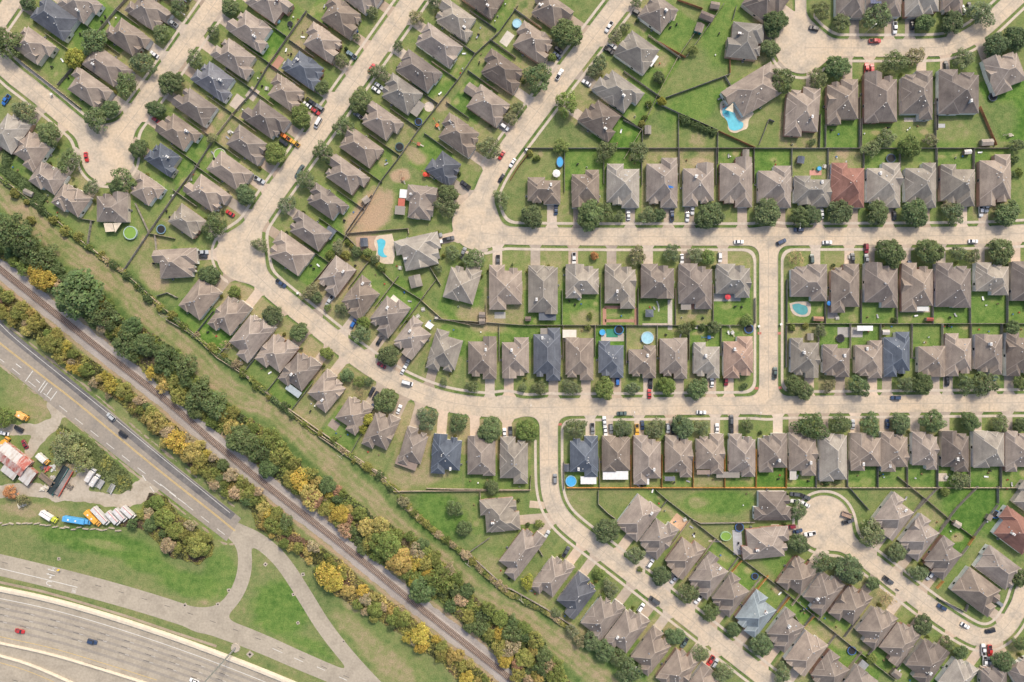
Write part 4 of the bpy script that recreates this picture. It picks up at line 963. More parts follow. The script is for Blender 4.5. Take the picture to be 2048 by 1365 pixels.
for rank, i in enumerate(order):
    a, b = sl[i-1], sl[i+1]; ang = -math.atan2(b[1]-a[1], b[0]-a[0])+rng.uniform(-.03, .03)
    X, Y = G(*sl[i])
    if rank < 100: link("sleeper", tie_me, trk, (X-Lx, Y-Ly, 0), ang)
    else:
        c, s = math.cos(ang), math.sin(ang); base = len(rest.v)
        rest.box(-0.2, 0.2, -1.5, 1.5, -0.02, 0.16)
        for q in range(base, len(rest.v)):
            x, y, z = rest.v[q]; rest.v[q] = (x*c-y*s+X-Lx, x*s+y*c+Y-Ly, z)
struct(rest.obj("sleeper", [M['tie']], trk), "stuff")
# ------------------------------------------------------------------ houses
EAVE = 3.0
def small_mesh(kind):
    mb = MB()
    if kind == 'window':
        mb.box(-0.75, 0.75, -0.04, 0.06, -0.75, 0.75, 0, True)
        mb.quad((-.62, .065, -.62), (.62, .065, -.62), (.62, .065, .62), (-.62, .065, .62), 1)
        mb.v[-4:] = [(-.62,.066,-.62), (-.62,.066,.62), (.62,.066,.62), (.62,.066,-.62)]
        return mb.mesh("window", [M['white'], M['glass']])
    if kind == 'garage_door':
        mb.box(-2.4, 2.4, -0.03, 0.07, -0.02, 2.15, 0)
        for k in range(1, 4): mb.box(-2.38, 2.38, 0.07, 0.085, k*0.54-0.02, k*0.54+0.01, 1)
        return mb.mesh("garage_door", [M['tint'], M['fascia']])
    if kind == 'front_door':
        mb.box(-0.55, 0.55, -0.03, 0.06, 0.05, 2.15, 0); mb.box(-0.25, 0.25, 0.06, 0.075, 1.2, 1.9, 1)
        return mb.mesh("front_door", [M['tint'], M['glass']])
    if kind == 'roof_vent':
        mb.cyl(0, 0, -0.5, 0.28, 0.10, 0.10, 8, 0); mb.cyl(0, 0, 0.28, 0.42, 0.24, 0.18, 8, 0)
        return mb.mesh("roof_vent", [M['white']])
    if kind == 'box_vent':
        mb.box(-.32, .32, -.25, .25, -.35, .22, 0)
        return mb.mesh("roof_vent", [M['metal']])
WIN, GAR, DOOR, VENT, BVENT = (small_mesh(k) for k in ('window', 'garage_door', 'front_door', 'roof_vent', 'box_vent'))

WALLC = [(0.50,0.29,0.225),(0.62,0.53,0.44),(0.54,0.36,0.29),(0.84,0.83,0.80),(0.82,0.80,0.77),(0.70,0.64,0.56),(0.84,0.83,0.81),(0.85,0.84,0.82)]
ADJ = ["hip roofed","many-gabled","steep roofed","weathered","hip-and-valley roofed"]
def pend(h):
    x, y = h['x'], h['y']
    return x, y
for h in HOUSES:
    c = h['c']; v = h['v']
    yv = (v[0], -v[1])                       # world direction to the street
    xl = (yv[1], -yv[0])                     # right-hand side when facing the street
    uw = (h['u'][0], -h['u'][1])
    sgn = 1 if xl[0]*uw[0]+xl[1]*uw[1] > 0 else -1
    g = h['g']*sgn; h['sgn'] = sgn
    W, D = h['w']*S, h['d']*S
    rz = math.atan2(-xl[1], xl[0]) if False else math.atan2(xl[1], xl[0])
    X, Y = G(h['x'], h['y'])
    ref = h['ref']; side_bits = ref.split(" house ")
    lab = f"{HWORD[c]} roofed house, {side_bits[0]} {side_bits[1]}"
    root = thing("house", lab, "house", (X, Y, 0), rz, "suburban houses with shingle roofs")
    h['root'] = root; h['rz'] = rz; h['xy'] = (X, Y)
    jit = rng.uniform(0.80, 1.18); base = HCOL[c]; warm = rng.uniform(-0.012, 0.012)
    col = (base[0]*jit+warm*0.6, base[1]*jit, base[2]*jit-warm*0.6)
    pitch = rng.uniform(0.60, 0.76)
    mb = MB(); wl = MB()
    rects = []
    style = rng.choice([0, 1, 1, 2, 2, 3, 4]) if W < D*1.05 else rng.choice([5, 5, 6])
    p = min(max(0.13*D, 1.8), 3.6); qd = min(max(0.12*D, 1.5), 3.2)
    gg = g if g else 1
    if style in (0,): p *= 0.35; qd *= 0.3
    if style in (3,): qd *= 0.15
    bx = -gg if rng.random() < 0.55 else gg
    body = (-W/2, W/2, -D/2+qd, D/2-p)
    rects.append((body, False, False))
    fw = rng.uniform(0.46, 0.56)*W
    gab = rng.random()
    x0, x1 = (W/2-0.10-fw, W/2-0.10) if gg > 0 else (-W/2+0.10, -W/2+0.10+fw)
    rects.append(((x0, x1, min(-0.1*D, D/2-p-fw*0.8), D/2), False, gab < 0.22))
    bw = rng.uniform(0.42, 0.55)*W
    b0, b1 = (W/2-0.16-bw, W/2-0.16) if bx > 0 else (-W/2+0.16, -W/2+0.16+bw)
    rects.append(((b0, b1, -D/2, max(0.1*D, -D/2+qd+bw*0.8)), gab > 0.85, False))
    # small entry gable beside the garage and a cross gable on one flank
    ew = rng.uniform(0.24, 0.34)*W
    ecx = -gg*rng.uniform(0.16, 0.28)*W
    rects.append(((ecx-ew/2, ecx+ew/2, D/2-p-ew*1.2-1, D/2-p+min(p*0.55, 1.3)), False, rng.random() < 0.6))
    if style in (2, 4, 6):
        sd = rng.choice([-1, 1]); cw = rng.uniform(0.26, 0.36)*D; cy = rng.uniform(-0.18, 0.14)*D
        if sd > 0: rects.append(((0, W/2+0.22, cy-cw/2, cy+cw/2), False, rng.random() < 0.5))
        else: rects.append(((-W/2-0.22, 0, cy-cw/2, cy+cw/2), rng.random() < 0.5, False))
    for k, ((a0, a1, c0, c1), g0, g1) in enumerate(rects):
        dz = -0.012*k
        mb.hip(a0, a1, c0, c1, EAVE+dz, pitch, 0, g0, g1, 0.2-dz*0.3, 1, 2, 3)
        ins = 0.22+0.011*k
        if a1-a0 > 2*ins+1 and c1-c0 > 2*ins+1:
            wl.box(a0+ins, a1-ins, c0+ins, c1-ins, 0.0, EAVE-0.19)
    wc = rng.choice(WALLC)
    if (round(h['y']), round(h['x']))[0] in (899,) : wc = (0.72,0.72,0.70)
    roof = mb.obj("roof", [M['roof'], M['fascia'], M['wall'], M['cap']], root, color=col)
    wl.obj("wall", [M['wall']], root, color=wc)
    # doors and windows
    f0 = 0.22+0.011
    link("garage_door", GAR, root, ((x0+x1)/2, D/2-f0, 0), math.pi*0, color=rng.choice([(0.62,0.58,0.52),(0.5,0.45,0.38),(0.70,0.69,0.66)]))
    link("front_door", DOOR, root, (ecx, rects[3][0][3]-0.253, 0), 0, color=rng.choice([(0.28,0.10,0.07),(0.12,0.08,0.06),(0.35,0.33,0.30)]))
    wins = [((b0+b1)/2, -D/2+0.242, math.pi), (-W/2+0.22, rng.uniform(-.2, .1)*D, math.pi/2), (W/2-0.22, rng.uniform(-.2, .1)*D, -math.pi/2)]
    for wx, wy, wr in wins: link("window", WIN, root, (wx, wy, 1.55), wr)
    # vents and chimney on the roof
    bx0, bx1, by0, by1 = body
    def roof_z(x, y): return EAVE+pitch*max(0, min(x-bx0, bx1-x, y-by0, by1-y))
    for k in range(rng.choice([3, 4, 4, 5, 6])):
        vx, vy = rng.uniform(-.16, .16)*W, rng.uniform(-.32, .06)*D
        link("roof_vent", VENT if rng.random() < 0.75 else BVENT, roof, (vx, vy, roof_z(vx, vy)+0.05))
    if rng.random() < 0.42:
        cxx, cyy = rng.choice([-1, 1])*rng.uniform(.10, .24)*W, rng.uniform(-.34, -.12)*D
        zz = roof_z(cxx, cyy); ch = MB()
        ch.box(-.42, .42, -.7, .7, -1.0, 1.25, 0); ch.box(-.5, .5, -.8, .8, 1.25, 1.38, 1); ch.cyl(0, 0, 1.38, 1.75, .22, .22, 8, 2)
        ch.obj("chimney", [M['wall'], M['white'], M['metal']], roof, (cxx, cyy, zz), color=wc)
    h['W'], h['D'], h['pitch'] = W, D, pitch

def nearest_house(px, py):
    return min(HOUSES, key=lambda h: (h['x']-px)**2+(h['y']-py)**2)

# flat patio covers fixed to houses, canopies, solar panels
def cover(px, py, w, d, ang, col, hz=2.45):
    h = nearest_house(px, py)
    X, Y = G(px, py, hz); dx, dy = X-h['xy'][0], Y-h['xy'][1]
    c, s = math.cos(-h['rz']), math.sin(-h['rz'])
    lx, ly = dx*c-dy*s, dx*s+dy*c
    mb = MB(); a, b = w*S/2, d*S/2
    mb.box(-a, a, -b, b, hz-0.08, hz+0.05, 0, True)
    n = max(3, int(w*S/1.2))
    for k in range(n+1): xx = -a+2*a*k/n; mb.box(xx-.04, xx+.04, -b, b, hz+.05, hz+.075, 0)
    o = mb.obj("patio_cover", [M['tint']], h['root'], (lx, ly, 0), -math.radians(ang)-h['rz'], col)
    for sx_ in (-1, 1):
        for sy_ in (-1, 1):
            p = MB(); p.box(-.07, .07, -.07, .07, 0, hz-.08)
            p.obj("post", [M['white']], o, (sx_*(a-.25), sy_*(b-.25), 0))
C_WH, C_SL, C_GR, C_TP = (0.70,0.70,0.69), (0.12,0.135,0.16), (0.27,0.245,0.215), (0.27,0.21,0.175)
for q in [(833,216,22,30,35,C_GR),(659,466,19,22,35,C_SL),(587,782,32,13,36,(0.38,0.43,0.45)),(813,927,43,17,20,C_TP),(1177,961,31,15,0,C_WH),(1231,951,50,17,0,C_WH),(1283,963,30,13,0,C_WH),(1340,958,20,9,0,(0.16,0.16,0.19)),
          (1586,947,13,26,0,(0.48,0.45,0.40)),(1095,630,34,22,0,C_SL),(1372,612,20,16,0,C_GR),(1139,668,27,16,0,(0.66,0.61,0.52)),(1095,664,28,14,0,C_GR),(1730,657,31,10,0,C_WH),(1672,620,14,11,0,C_WH),(1831,618,52,9,0,(0.6,0.6,0.58)),
          (808,388,17,17,5,C_WH),(803,405,13,15,5,(0.45,0.13,0.09)),(800,421,20,17,5,C_GR),(1306,121,10,25,36,C_WH),(1409,945,30,9,0,C_TP),(1456,950,46,12,0,C_GR),(620,482,1,1,0,C_GR)][:-1]:
    cover(*q)
def solar(px, py, w, d, ang):
    h = nearest_house(px, py); hz = 5.4
    X, Y = G(px, py, hz); dx, dy = X-h['xy'][0], Y-h['xy'][1]
    c, s = math.cos(-h['rz']), math.sin(-h['rz'])
    mb = MB(); a, b = w*S/2, d*S/2
    for k in range(4):
        mb.box(-a+2*a*k/4+.04, -a+2*a*(k+1)/4-.04, -b, b, -.05, .06, 0, True)
    o = mb.obj("solar_panel", [plain("solar_glass", (0.02,0.045,0.13), 0.15, 0.6, .9, 1.1, 0, .6)], h['root'], (dx*c-dy*s, dx*s+dy*c, hz), -math.radians(ang)-h['rz'])
solar(1752, 3, 22, 9, 0)

# ------------------------------------------------------------------ board fences
FN = [0]
def fence(pts, style, label, hgt=1.85):
    mb = MB()
    W_ = [Vector((*G(*p), 0)) for p in pts]
    org = W_[0].copy()
    for a, b in zip(W_[:-1], W_[1:]):
        d = b-a; l = d.length
        if l < 0.3: continue
        d.normalize(); n = Vector((-d.y, d.x, 0))
        def seg(t0, t1, o0, o1, z0, z1, m=0):
            p = [a+d*t0+n*o0-org, a+d*t1+n*o0-org, a+d*t1+n*o1-org, a+d*t0+n*o1-org]
            mb.prism([(q.x, q.y) for q in p], z0, z1, m)
        k = 0; t = 0.0
        while t < l-0.05:      # boards in short runs of slightly uneven height
            e = min(t+1.22, l); seg(t+.01, e-.01, -0.03, 0.03, 0.05, hgt+rng.uniform(-.05, .05)); t = e
        seg(0, l, 0.034, 0.10, 0.45, 0.54); seg(0, l, 0.034, 0.10, 1.35, 1.44)
        t = 0.0
        while t < l: seg(t, min(t+.11, l), 0.104, 0.21, 0, hgt-.1); t += 2.44
    c = FCOL[style]; j = rng.uniform(.85, 1.15)
    o = mb.obj("board_fence", [M['wood']], None, tuple(org), 0, tuple(q*j for q in c))
    tag(o, label, "fence", "wooden yard fences")

for R_ in ROWS:
    hs = [h for h in HOUSES if h['row'] is R_]
    if R_.get('nolot'): continue
    hs.sort(key=lambda h: h['x']*h['u'][0]+h['y']*h['u'][1])
    orange = ("lower street's" in R_['st'] and R_['side'] == 'below')
    bt = []
    for k, h in enumerate(hs):
        bt += [loc_px(h, -h['lo'], -h['B']), loc_px(h, h['hi'], -h['B'])] if (k == 0 or k == len(hs)-1) else [loc_px(h, 0, -h['B'])]
    def clean(p):
        return p
    for k in range(len(hs)-1):
        a, b = hs[k], hs[k+1]
        pa, pb = loc_px(a, a['hi'], -a['B']), loc_px(b, -b['lo'], -b['B'])
        back = ((pa[0]+pb[0])/2, (pa[1]+pb[1])/2)
        fr_ = rng.uniform(-0.15, 0.12)
        qa, qb = loc_px(a, a['hi'], fr_*a['d']), loc_px(b, -b['lo'], fr_*b['d'])
        fr = ((qa[0]+qb[0])/2, (qa[1]+qb[1])/2)
        if math.hypot(pa[0]-pb[0], pa[1]-pb[1]) > 40: continue
        stl = ('o' if orange and k < 7 and k > 0 else rng.choice(['g','g','g','d','t']))
        fence([back, fr], stl, f"{FWORD[stl]} right of the {a['ref']}")
    if not R_.get('noback'):
        pts = []
        for k, h in enumerate(hs):
            pts.append(loc_px(h, -h['lo'], -h['B']))
            if k == len(hs)-1: pts.append(loc_px(h, h['hi'], -h['B']))
        for k, h in enumerate(hs):
            stl = 'o' if orange and k < 7 else rng.choice(['g','g','t','g','d']) if 'slanting' in R_['st'] else 'g' if h['y'] < 600 else 't'
            fence([pts[k], pts[k+1]], stl, f"{FWORD[stl]} behind the {h['ref']}")
for k, (stl, pts) in enumerate(FENCES):
    mx_ = sum(p[0] for p in pts)/len(pts); my_ = sum(p[1] for p in pts)/len(pts)
    h = nearest_house(mx_, my_)
    fence(pts, stl, f"{FWORD[stl]} crossing near the {h['ref']}")
rf = smooth_line(ROWFENCE, 1)
for k in range(len(rf)-1):
    fence([rf[k], rf[k+1]], 't', f"tan strip-side board fence behind the {nearest_house(*rf[k])['ref']}")
# ------------------------------------------------------------------ vehicles
# side profile: body lower hull, then cabin; x forward
CARSPEC = {  # length, width, belt, roof, windscreen base, roof front, roof back, rear glass base
 'sedan': (4.75, 1.84, 0.92, 1.44, 0.95, 0.30, -1.10, -1.75),
 'suv': (4.85, 1.94, 1.05, 1.74, 1.15, 0.60, -1.90, -2.30),
 'pickup': (5.75, 2.00, 1.10, 1.84, 1.45, 0.85, -0.75, -1.00),
 'van': (5.60, 2.05, 1.20, 2.35, 2.15, 1.45, -2.55, -2.74)}
def car_meshes(kind):
    L, Wd, hb, hr, xw, xf, xb, xr = CARSPEC[kind]
    h = Wd/2; out = {}
    def ring(mb, x, w, z0, z1, c=0.12):
        i = len(mb.v)
        mb.v += [(x, -w+.05, z0), (x, w-.05, z0), (x, w, z0+.18), (x, w, z1-c), (x, w-c, z1), (x, -w+c, z1), (x, -w, z1-c), (x, -w, z0+.18)]
        return i
    mb = MB()
    f, r = L/2, -L/2
    secs = [(f, h*.80, .38, hb-.30), (f-.18, h*.90, .26, hb-.20), (f-.6, h*.98, .24, hb-.10), (xw, h, .24, hb), (0, h, .24, hb), (xr, h, .24, hb), (r+.35, h*.97, .25, hb-.04), (r+.08, h*.90, .30, hb-.10), (r, h*.84, .38, hb-.2)]
    if kind == 'pickup':
        secs = [s for s in secs if s[0] > xr-0.01] + [(xr-.02, h, .24, hb)] + [(r+.1, h*.98, .25, hb), (r, h*.95, .32, hb-.06)]
    ids = [ring(mb, *s) for s in secs]
    for a, b in zip(ids[:-1], ids[1:]):
        for k in range(8):
            j = (k+1) % 8
            mb.f.append((a+k, b+k, b+j, a+j)[::-1]); mb.m.append(0)
    mb.f.append(tuple(ids[0]+k for k in range(8))); mb.m.append(0)
    mb.f.append(tuple(ids[-1]+k for k in range(7, -1, -1))); mb.m.append(0)
    # roof panel and pillars
    wr = h*0.74; wb = h*0.93
    i = len(mb.v)
    mb.v += [(xf, -wr, hr-.03), (xf, wr, hr-.03), (xb, wr, hr-.02), (xb, -wr, hr-.02), ((xf+xb)/2, wr, hr+.03), ((xf+xb)/2, -wr, hr+.03)]
    mb.f += [(i+0, i+1, i+4, i+5), (i+5, i+4, i+2, i+3)]; mb.m += [0, 0]
    for s in (-1, 1):        # thin side frames under the roof edge
        a = [(xf, s*wr, hr-.03), (xb, s*wr, hr-.02), (xb-.03, s*(wr+.03), hr-.12), (xf+.05, s*(wr+.03), hr-.12)]
        mb.quad(*(a if s < 0 else a[::-1]))
    if kind == 'pickup': pass
    out['body'] = mb.mesh(kind+"_body", [M['car']])
    def glass(name, pts):
        g = MB(); g.quad(*pts); out[name] = g.mesh(kind+"_"+name, [M['glass']])
    glass('windscreen', [(xw, -wb, hb-.01), (xw, wb, hb-.01), (xf, wr, hr-.03), (xf, -wr, hr-.03)])
    glass('rear_window', [(xr, wb, hb-.01), (xr, -wb, hb-.01), (xb, -wr, hr-.02), (xb, wr, hr-.02)])
    glass('side_window_l', [(xr, wb, hb-.01), (xb, wr+.03, hr-.12), (xf, wr+.03, hr-.12), (xw, wb, hb-.01)])
    glass('side_window_r', [(xw, -wb, hb-.01), (xf, -wr-.03, hr-.12), (xb, -wr-.03, hr-.12), (xr, -wb, hb-.01)])
    if kind == 'pickup':
        g = MB(); x0, x1 = r+.16, xr-.12; y = h-.16
        g.quad((x0, -y, hb+.006), (x1, -y, hb+.006), (x1, y, hb+.006), (x0, y, hb+.006), 0)
        for s in (-1, 1): g.box(x0-.05, x1+.05, s*y-.06, s*y+.06, hb, hb+.09, 1)
        g.box(r+.03, r+.15, -y, y, hb-.02, hb+.08, 1)
        out['cargo_bed'] = g.mesh("cargo_bed", [M['dark'], M['car']])
    w = MB()
    n = 14; rr = .34 if kind != 'pickup' else .39
    for (y0, y1) in ((-.11, .11),):
        i = len(w.v)
        for y in (y0, y1):
            for k in range(n): a = 2*math.pi*k/n; w.v.append((rr*math.cos(a), y, rr*math.sin(a)))
        for k in range(n): j = (k+1) % n; w.f.append((i+k, i+j, i+n+j, i+n+k)); w.m.append(0)
        w.f.append(tuple(i+k for k in range(n))); w.m.append(0); w.f.append(tuple(i+n+k for k in range(n-1, -1, -1))); w.m.append(0)
    for s in (-1, 1):
        i = len(w.v)
        for k in range(n): a = 2*math.pi*k/n; w.v.append((rr*.6*math.cos(a), s*.116, rr*.6*math.sin(a)))
        w.f.append(tuple(i+k for k in (range(n) if s < 0 else range(n-1, -1, -1)))); w.m.append(1)
    out['wheel'] = w.mesh("wheel", [M['dark'], M['metal']])
    out['spec'] = (L*0.31, h-.13, rr)
    return out
CM = {k: car_meshes(k) for k in CARSPEC}
PROTO = {}
def make_car(kind, col, X, Y, rz, label):
    root = thing({'sedan':"sedan_car",'suv':"sport_utility_car",'pickup':"pickup_truck",'van':"delivery_van"}[kind], label, {'sedan':"car",'suv':"car",'pickup':"pickup truck",'van':"van"}[kind], (X, Y, CARZ[0]), rz, "vehicles parked and driving in the neighbourhood")
    m = CM[kind]
    link("body", m['body'], root, color=col)
    for k in ('windscreen', 'rear_window'): link(k, m[k], root)
    link("side_window", m['side_window_l'], root); link("side_window", m['side_window_r'], root)
    if 'cargo_bed' in m: link("cargo_bed", m['cargo_bed'], root, color=col)
    wx, wy, rr = m['spec']
    for a in (-1, 1):
        for b in (-1, 1): link("wheel", m['wheel'], root, (a*wx, b*wy, rr))
    return root
CARZ = [0.09]
KW = {'sedan':"sedan",'suv':"SUV",'pickup':"pickup truck",'van':"van"}
for ln in CARS.replace("\n", ";").split(";"):
    x, y, a, kind, cn = ln.split(","); x, y, a = float(x), float(y), float(a)
    d = fsample(ROADF, x, y); h = nearest_house(x, y)
    if y > 1200 and x < 420: lab = f"{cn} {KW[kind]} driving on the lower left freeway"
    elif x < 260 and 800 < y < 850: lab = f"{cn} {KW[kind]} driving along the outer edge of the asphalt road"
    elif x < 260 and 840 < y < 872 and x > 200: lab = f"{cn} {KW[kind]} driving beside the yellow line of the asphalt road"
    elif x < 120 and y > 800: lab = f"{cn} {KW[kind]} parked on the gravel yard at the left edge"
    elif d < -1: lab = f"{cn} {KW[kind]} on street by the {h['ref']}"
    else: lab = f"{cn} {KW[kind]} on driveway by the {h['ref']}"
    flip = rng.random() < 0.5
    j = rng.uniform(.9, 1.08)
    make_car(kind, tuple(q*j for q in CCOL[cn]), *G(x, y, 0.9), -math.radians(a)+(math.pi if flip else 0), lab)
# ------------------------------------------------------------------ trees: tapered trunk with limbs, leafy crown
def leaf_mesh(name, pts_fn, size, n, seed, spread=0.35):
    r = np.random.RandomState(seed)
    P, Nn, var = pts_fn(r, n)
    n = len(P)
    nr = Nn+r.normal(0, spread, (n, 3)); nr /= np.linalg.norm(nr, axis=1)[:,None]
    t = np.cross(nr, r.normal(0, 1, (n, 3))); t /= np.linalg.norm(t, axis=1)[:,None]
    b = np.cross(nr, t)
    s = (size*r.uniform(0.6, 1.45, n))[:,None]; e = (s[:,0]*r.uniform(0.5, 0.95, n))[:,None]
    V = np.stack([P-t*s, P-b*e, P+t*s, P+b*e], 1).reshape(-1, 3)
    me = bpy.data.meshes.new(name)
    me.vertices.add(4*n); me.vertices.foreach_set("co", V.ravel())
    me.loops.add(4*n); me.loops.foreach_set("vertex_index", np.arange(4*n, dtype=np.int32))
    me.polygons.add(n); me.polygons.foreach_set("loop_start", np.arange(0, 4*n, 4, dtype=np.int32))
    me.update(calc_edges=True)
    ca = me.attributes.new("leafvar", 'FLOAT_COLOR', 'FACE')
    c = np.ones((n, 4), np.float32); c[:,:3] = var
    ca.data.foreach_set("color", c.ravel())
    me.materials.append(M['leaf'])
    return me

def crown_points(lobes, irregular, thin):
    def fn(r, n):
        # lobes spread over an uneven dome; leaves on and in every lobe
        C, Rr, tone = [], [], []
        ph = r.uniform(0, 6.28, 4)
        for k in range(lobes):
            z = 1-(k+0.5)/lobes*1.25; a = k*2.39996+r.uniform(-.35, .35)
            rad = math.sqrt(max(0, 1-min(1, abs(z))**2)) if z > 0 else 1.0
            prof = 1+irregular*(0.5*math.sin(2*a+ph[0])+0.35*math.sin(3*a+ph[1])+0.3*math.sin(5*a+ph[2]))
            q = 0.80*r.uniform(0.86, 1.08)
            C.append((math.cos(a)*rad*q*prof, math.sin(a)*rad*q*prof, max(z, -0.25)*0.62+0.30+r.uniform(-.05, .05)))
            Rr.append(r.uniform(0.15, 0.30)); tone.append(r.uniform(0.74, 1.22))
        C = np.array(C); Rr = np.array(Rr); tone = np.array(tone)
        w = r.choice(lobes, n, p=Rr**2/np.sum(Rr**2))
        d = r.normal(0, 1, (n, 3)); d[:,2] = np.abs(d[:,2])*1.1-0.25; d /= np.linalg.norm(d, axis=1)[:,None]
        q = Rr[w]*np.where(r.rand(n) < 0.8, r.uniform(0.8, 1.12, n), r.uniform(0.2, 0.8, n))
        P = C[w]+d*q[:,None]
        if thin: 
            keep = r.rand(n) < 0.62; P, d, w = P[keep], d[keep], w[keep]
        v = (tone[w]*r.uniform(0.72, 1.30, len(w)))[:,None]*np.array([1, 1, 1.0])[None]
        v = v*(1+r.normal(0, .06, (len(w), 3)))
        Nn = d*0.75+np.array([0, 0, 0.5])[None]
        return P, Nn/np.linalg.norm(Nn, axis=1)[:,None], np.clip(v, .35, 1.9)
    return fn
CROWNS = {'full': [leaf_mesh("crown", crown_points(46, 0.22, False), 0.060, 3600, 100+k) for k in range(6)],
          'loose': [leaf_mesh("crown", crown_points(34, 0.34, True), 0.058, 2700, 200+k) for k in range(5)],
          'bare': [leaf_mesh("crown", crown_points(22, 0.40, True), 0.045, 900, 300+k) for k in range(3)]}
def trunk_mesh(seed):
    r = random.Random(seed); mb = MB()
    mb.tube((0, 0, -.02), (0.02, 0.01, 0.42), 0.055, 0.042, 8)
    for k in range(7):
        a = k*0.9+r.uniform(-.3, .3); l = r.uniform(.45, .7)
        p = (math.cos(a)*l*.45, math.sin(a)*l*.45, 0.62+r.uniform(-.04, .06)); q = (math.cos(a)*l, math.sin(a)*l, 0.82+r.uniform(-.1, .18))
        mb.tube((0.02, 0.01, 0.38), p, 0.030, 0.020, 6); mb.tube(p, q, 0.020, 0.007, 5)
    return mb.mesh("trunk", [M['bark']])
TRUNKS = [trunk_mesh(k) for k in range(4)]
def make_tree(px, py, r, col, style, label, group, name="tree", hk=1.0):
    R = r*S; hgt = R*0.95*hk+1.6           # crown top height
    X, Y = G(px, py, hgt*0.62)
    root = thing(name, label, "tree" if name != "bush" else "bush", (X, Y, 0), rng.uniform(0, 6.28), group)
    zb = hgt*0.30 if name != "bush" else 0.0
    link("crown", rng.choice(CROWNS[style]), root, (0, 0, zb), 0, col, (R*rng.uniform(.92, 1.06), R*rng.uniform(.92, 1.06), (hgt-zb)/1.12))
    link("trunk", rng.choice(TRUNKS), root, (0, 0, 0), rng.uniform(0, 6), None, (R, R, hgt*0.9 if name != "bush" else hgt*.6))
    return root
for ln in TREES.replace("\n", ";").split(";"):
    x, y, r, c = ln.split(","); x, y, r = float(x), float(y), float(r)
    h = nearest_house(x, y)
    b = (x-h['x'])*h['v'][0]+(y-h['y'])*h['v'][1]
    rel = "fronting" if b > h['d']*0.42 else ("behind" if b < -h['d']*0.42 else "beside")
    sz = "large " if r >= 24 else ("small " if r <= 12 else "")
    j = rng.uniform(.86, 1.16); cc = TCOL[c]
    cc = (cc[0]*j*rng.uniform(.93, 1.08), cc[1]*j, cc[2]*j*rng.uniform(.9, 1.1))
    st = 'bare' if c == 'g' else ('loose' if c in 'obp' or rng.random() < .35 else 'full')
    if y > 840 and x < 200: lab = f"{sz}{TWORD[c]} tree in the bus yard at the left edge"
    else: lab = f"{sz}{TWORD[c]} tree {rel} the {h['ref']}"
    make_tree(x, y, r, cc, st, lab, "yard and street trees")

# ------------------------------------------------------------------ the belts beside the railway
def in_poly(x, y, P):
    c = False; n = len(P)
    for i in range(n):
        (x0, y0), (x1, y1) = P[i], P[(i+1) % n]
        if (y0 > y) != (y1 > y) and x < (x1-x0)*(y-y0)/(y1-y0)+x0: c = not c
    return c
def edge_d(x, y, P):
    m = 1e9
    for (ax, ay), (bx, by) in zip(P, P[1:]+P[:1]):
        vx, vy = bx-ax, by-ay; t = max(0, min(1, ((x-ax)*vx+(y-ay)*vy)/(vx*vx+vy*vy+1e-9)))
        m = min(m, math.hypot(x-ax-t*vx, y-ay-t*vy))
    return m
belt = []
for x, y, r, c in SPECIAL:
    if r: belt.append((x, y, r, c))
def fill(P, tries, pick, rmin, rmax, lim):
    xs = [p[0] for p in P]; ys = [p[1] for p in P]; n = 0
    for k in range(tries):
        x, y = rng.uniform(max(-20, min(xs)), min(2060, max(xs))), rng.uniform(max(-20, min(ys)), min(1380, max(ys)))
        if not in_poly(x, y, P): continue
        e = edge_d(x, y, P); r = rng.uniform(rmin, rmax)*(1-0.3*k/tries)
        if e < r*0.38: continue
        if all((x-q[0])**2+(y-q[1])**2 > (0.50*(r+q[2]))**2 for q in belt):
            belt.append((x, y, r, pick(x, y))); n += 1
            if n >= lim: break
def pick_n(x, y):
    f = min(1, max(0, (x-300)/450)); g = vnoise(np.array([x]), np.array([y]), 45, 5)[0]
    if g < 0.60-0.24*f: return 'a' if rng.random() < .6 else 'c'
    return rng.choice(['gold','ochre','olive','olive','tanp','c','c','a','rust' if f > .6 else 'olive','olive'])
def pick_s(x, y):
    g = vnoise(np.array([x]), np.array([y]), 40, 8)[0]
    if x < 260: return rng.choice(['olive','olive','gold','ochre','tanp','olive','c'])
    return rng.choice(['ochre','olive','tanp','ochre','gold','olive','c'] if g > .4 else ['olive','c','olive','tanp','a'])
fill(BELT_N, 5000, pick_n, 11, 21, 190)
fill(BELT_S, 5000, pick_s, 9, 17, 150)
fill(THICKET3, 500, lambda x, y: rng.choice(['olive','tanp','c','a','olive']), 8, 14, 12)
tn = {}
for x, y, r, c in sorted(belt, key=lambda q: q[0]+q[1]*0.9):
    zone = "north" if in_poly(x, y, BELT_N) else ("third" if in_poly(x, y, THICKET3) else "south")
    k = tn.get((zone, BWORD[c]), 0); tn[(zone, BWORD[c])] = k+1
    where = {"north":"above the railway","south":"between railway and asphalt road","third":"beside the parked buses"}[zone]
    j = rng.uniform(.85, 1.18); cc = BCOL[c]; cc = (cc[0]*j*rng.uniform(.92, 1.1), cc[1]*j, cc[2]*j)
    make_tree(x, y, r, cc, rng.choice(['full','loose']) if c in 'ac' else rng.choice(['full','loose','loose']), f"{BWORD[c]} tree, {ordinal(k)} of its colour from the left {where}", "trees along the railway", "woodland_tree", 1.15)

